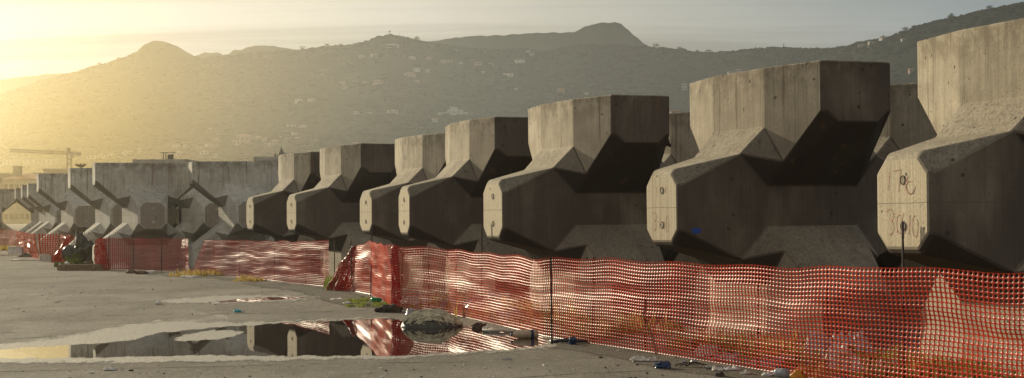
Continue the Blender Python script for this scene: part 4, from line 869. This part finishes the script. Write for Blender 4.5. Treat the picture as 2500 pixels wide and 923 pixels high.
tree(198, 260, 0, at(198, 389, 260).z, 84 / F * 260, 'dark araucaria with tiered branches above the left row of blocks', 'araucaria_tree', 'araucaria', 'trees beyond the blocks', 3)
for i, (u, hp_, kind, lb) in enumerate([(801, 8, 'umbrella', 'umbrella pine standing clear on the left-centre skyline'), (740, 9, 'round', 'round tree on the skyline left of the umbrella pine'), (832, 7, 'round', 'bushy skyline tree right of the umbrella pine'), (1020, 10, 'round', 'tall skyline tree right of the summit cross'), (1173, 8, 'round', 'skyline tree below the left end of the far ridge'),
        (1605, 11, 'round', 'taller skyline tree at the right foot of the round peak'), (1660, 9, 'round', 'skyline tree right of the round peak, second from it'), (1705, 8, 'round', 'small skyline tree above the third nearest block'), (1732, 8, 'umbrella', 'flat-topped skyline tree above the gap beside the second nearest block'), (245, 7, 'umbrella', 'flat-topped tree on the bright left slope'), (290, 7, 'round', 'small tree high on the bright left slope'),
        (2215, 12, 'round', 'dark tree above the small white house on the right-hand hill'), (2325, 12, 'round', 'dark tree on the right-hand skyline just left of the nearest block'), (2420, 11, 'round', 'dark tree on the skyline above the nearest block'), (2160, 10, 'round', 'dark tree beside the large white villa')]):
    k = (u - 1250) / F; Yc, zc = crest(k); tree(u, Yc - 6, zc - 2, hp_ / F * Yc + 2, hp_ * 1.5 / F * Yc, lb, 'skyline_tree', kind, seed=20 + i)

# ------------------------------------------------------------------ haze
SUN_AZ, SUN_EL = R(38.0), R(14.5)                              # left of straight ahead, above the horizon
t = NT('haze'); pos = t.n('SeparateXYZ', {'Vector': t.n('NewGeometry').outputs['Position']})
kx = t.math('DIVIDE', pos.outputs['X'], t.math('ADD', t.math('ABSOLUTE', pos.outputs['Y']), 15.0))
left = t.ramp(kx, .02, -.38)
dens = t.math('MULTIPLY', t.ramp(pos.outputs['Z'], 0, 250, 2.0, .16, False), t.math('MULTIPLY', t.ramp(left, 0, 1, .00014, .00025, False), t.ramp(kx, -.68, -.46)))
vs = t.n('VolumeScatter', {'Color': t.mix(left, (.84, .90, .90), t.mix(t.ramp(pos.outputs['Z'], 60, 230), t.mix(t.ramp(kx, -.22, -.36), (1.0, .70, .22), (1.0, .83, .48)), (1.0, .91, .74))), 'Density': dens, 'Anisotropy': .72})
t.set(t.out.inputs['Volume'], vs.outputs[0])
m = MB(); m.box((0, 1400, 150), (5200, 2960, 352)); hz_o = m.build('haze', t.mat); tag(hz_o, 'golden morning haze filling the valley', 'haze', kind='stuff')

# ------------------------------------------------------------------ sky, sun, camera
w = bpy.data.worlds.new('World'); scene.world = w; w.use_nodes = True; nt = w.node_tree; nt.nodes.clear()
class WT(NT):
    def __init__(s): s.t = nt; s.out = nt.nodes.new('ShaderNodeOutputWorld')
t = WT(); d = t.n('TexCoord').outputs['Generated']
sky = t.n('TexSky', sky_type='NISHITA'); sky.sun_disc = False; sky.sun_elevation = SUN_EL; sky.sun_rotation = -SUN_AZ; sky.altitude = 0; sky.air_density = 1.0; sky.dust_density = 2.2; sky.ozone_density = 1.0
sd = Vector((-math.sin(SUN_AZ) * math.cos(SUN_EL), math.cos(SUN_AZ) * math.cos(SUN_EL), math.sin(SUN_EL)))
dot = t.n('VectorMath', operation='DOT_PRODUCT'); t.set(dot.inputs[0], d); t.set(dot.inputs[1], tuple(sd)); ca = dot.outputs['Value']
sep = t.n('SeparateXYZ', {'Vector': d}); zz = t.math('ADD', t.math('MAXIMUM', sep.outputs['Z'], 0.0), .10)
pl = t.n('CombineXYZ', {'X': t.math('DIVIDE', sep.outputs['X'], zz), 'Y': t.math('DIVIDE', sep.outputs['Y'], zz), 'Z': 0.0}).outputs[0]
c1 = t.noise(t.mapping(pl, (.55, .30, 1), (2.1, .4, 0)), 1.1, 7, .58, .5); c2 = t.noise(t.mapping(pl, (.22, .9, 1), (.3, 1.7, 0)), .8, 5, .6, .8)
cl = t.math('ADD', t.math('MULTIPLY', t.ramp(c1, .36, .64), .8), t.math('MULTIPLY', t.ramp(c2, .42, .70), .5), True)
ccol = t.mix(t.ramp(ca, .60, .97), (7.4, 7.2, 6.7), (12.6, 11.6, 9.4))
raw = t.mix(t.ramp(sep.outputs['Y'], 0.3, -.4, .0, .75), sky.outputs[0], (4.4, 4.1, 3.5))
cap = t.mix(1.0, raw, (11.2, 10.5, 8.8), 'DARKEN')
base = t.mix(t.math('MULTIPLY', cl, .75), cap, ccol)
c3 = t.noise(t.mapping(pl, (.16, 1.1, 1), (5.3, .7, 0)), 1.0, 6, .62, .7)
gray = t.ramp(c3, .38, .62, .70, 1.12); base = t.mix(1.0, base, t.n('CombineColor', {'Red': gray, 'Green': gray, 'Blue': gray}).outputs[0], 'MULTIPLY')
ahead = t.ramp(sep.outputs['Y'], -.3, .55, .76, .49)
base = t.mix(t.math('MULTIPLY', t.ramp(ca, .80, .45), t.ramp(sep.outputs['Y'], .0, .5)), base, t.mix(1.0, base, (.86, 1.0, 1.22), 'MULTIPLY'))
base = t.mix(1.0, base, t.n('CombineColor', {'Red': ahead, 'Green': ahead, 'Blue': ahead}).outputs[0], 'MULTIPLY')
bg = t.n('Background', {'Color': base, 'Strength': .118}); t.set(t.out.inputs['Surface'], bg.outputs[0])

sl = bpy.data.lights.new('sun', 'SUN'); sl.energy = 5.0; sl.angle = R(.5); sl.color = (1.0, .86, .60)
so = bpy.data.objects.new('sun', sl); COL.objects.link(so); so.rotation_euler = sd.to_track_quat('Z', 'Y').to_euler(); so.location = (-40, 40, 40)
cam = bpy.data.cameras.new('camera'); cam.sensor_width = 36; cam.lens = F / 2500 * 36; cam.clip_end = 20000; cam.clip_start = .1
co = bpy.data.objects.new('camera', cam); COL.objects.link(co)
co.matrix_world = Matrix.Translation((0, 0, CAMZ)) @ (Matrix.Rotation(R(90) + PITCH, 4, 'X') @ Matrix.Rotation(ROLL, 4, 'Z'))
scene.camera = co
scene.view_settings.view_transform = 'Standard'; scene.view_settings.look = 'None'; scene.view_settings.exposure = 0; scene.view_settings.gamma = 1
cy = scene.cycles; cy.use_denoising = True; cy.max_bounces = 6; cy.diffuse_bounces = 3; cy.glossy_bounces = 3; cy.transparent_max_bounces = 8; cy.volume_bounces = 0; cy.sample_clamp_indirect = 6.0
cy.volume_step_rate = 1.0; cy.volume_max_steps = 64
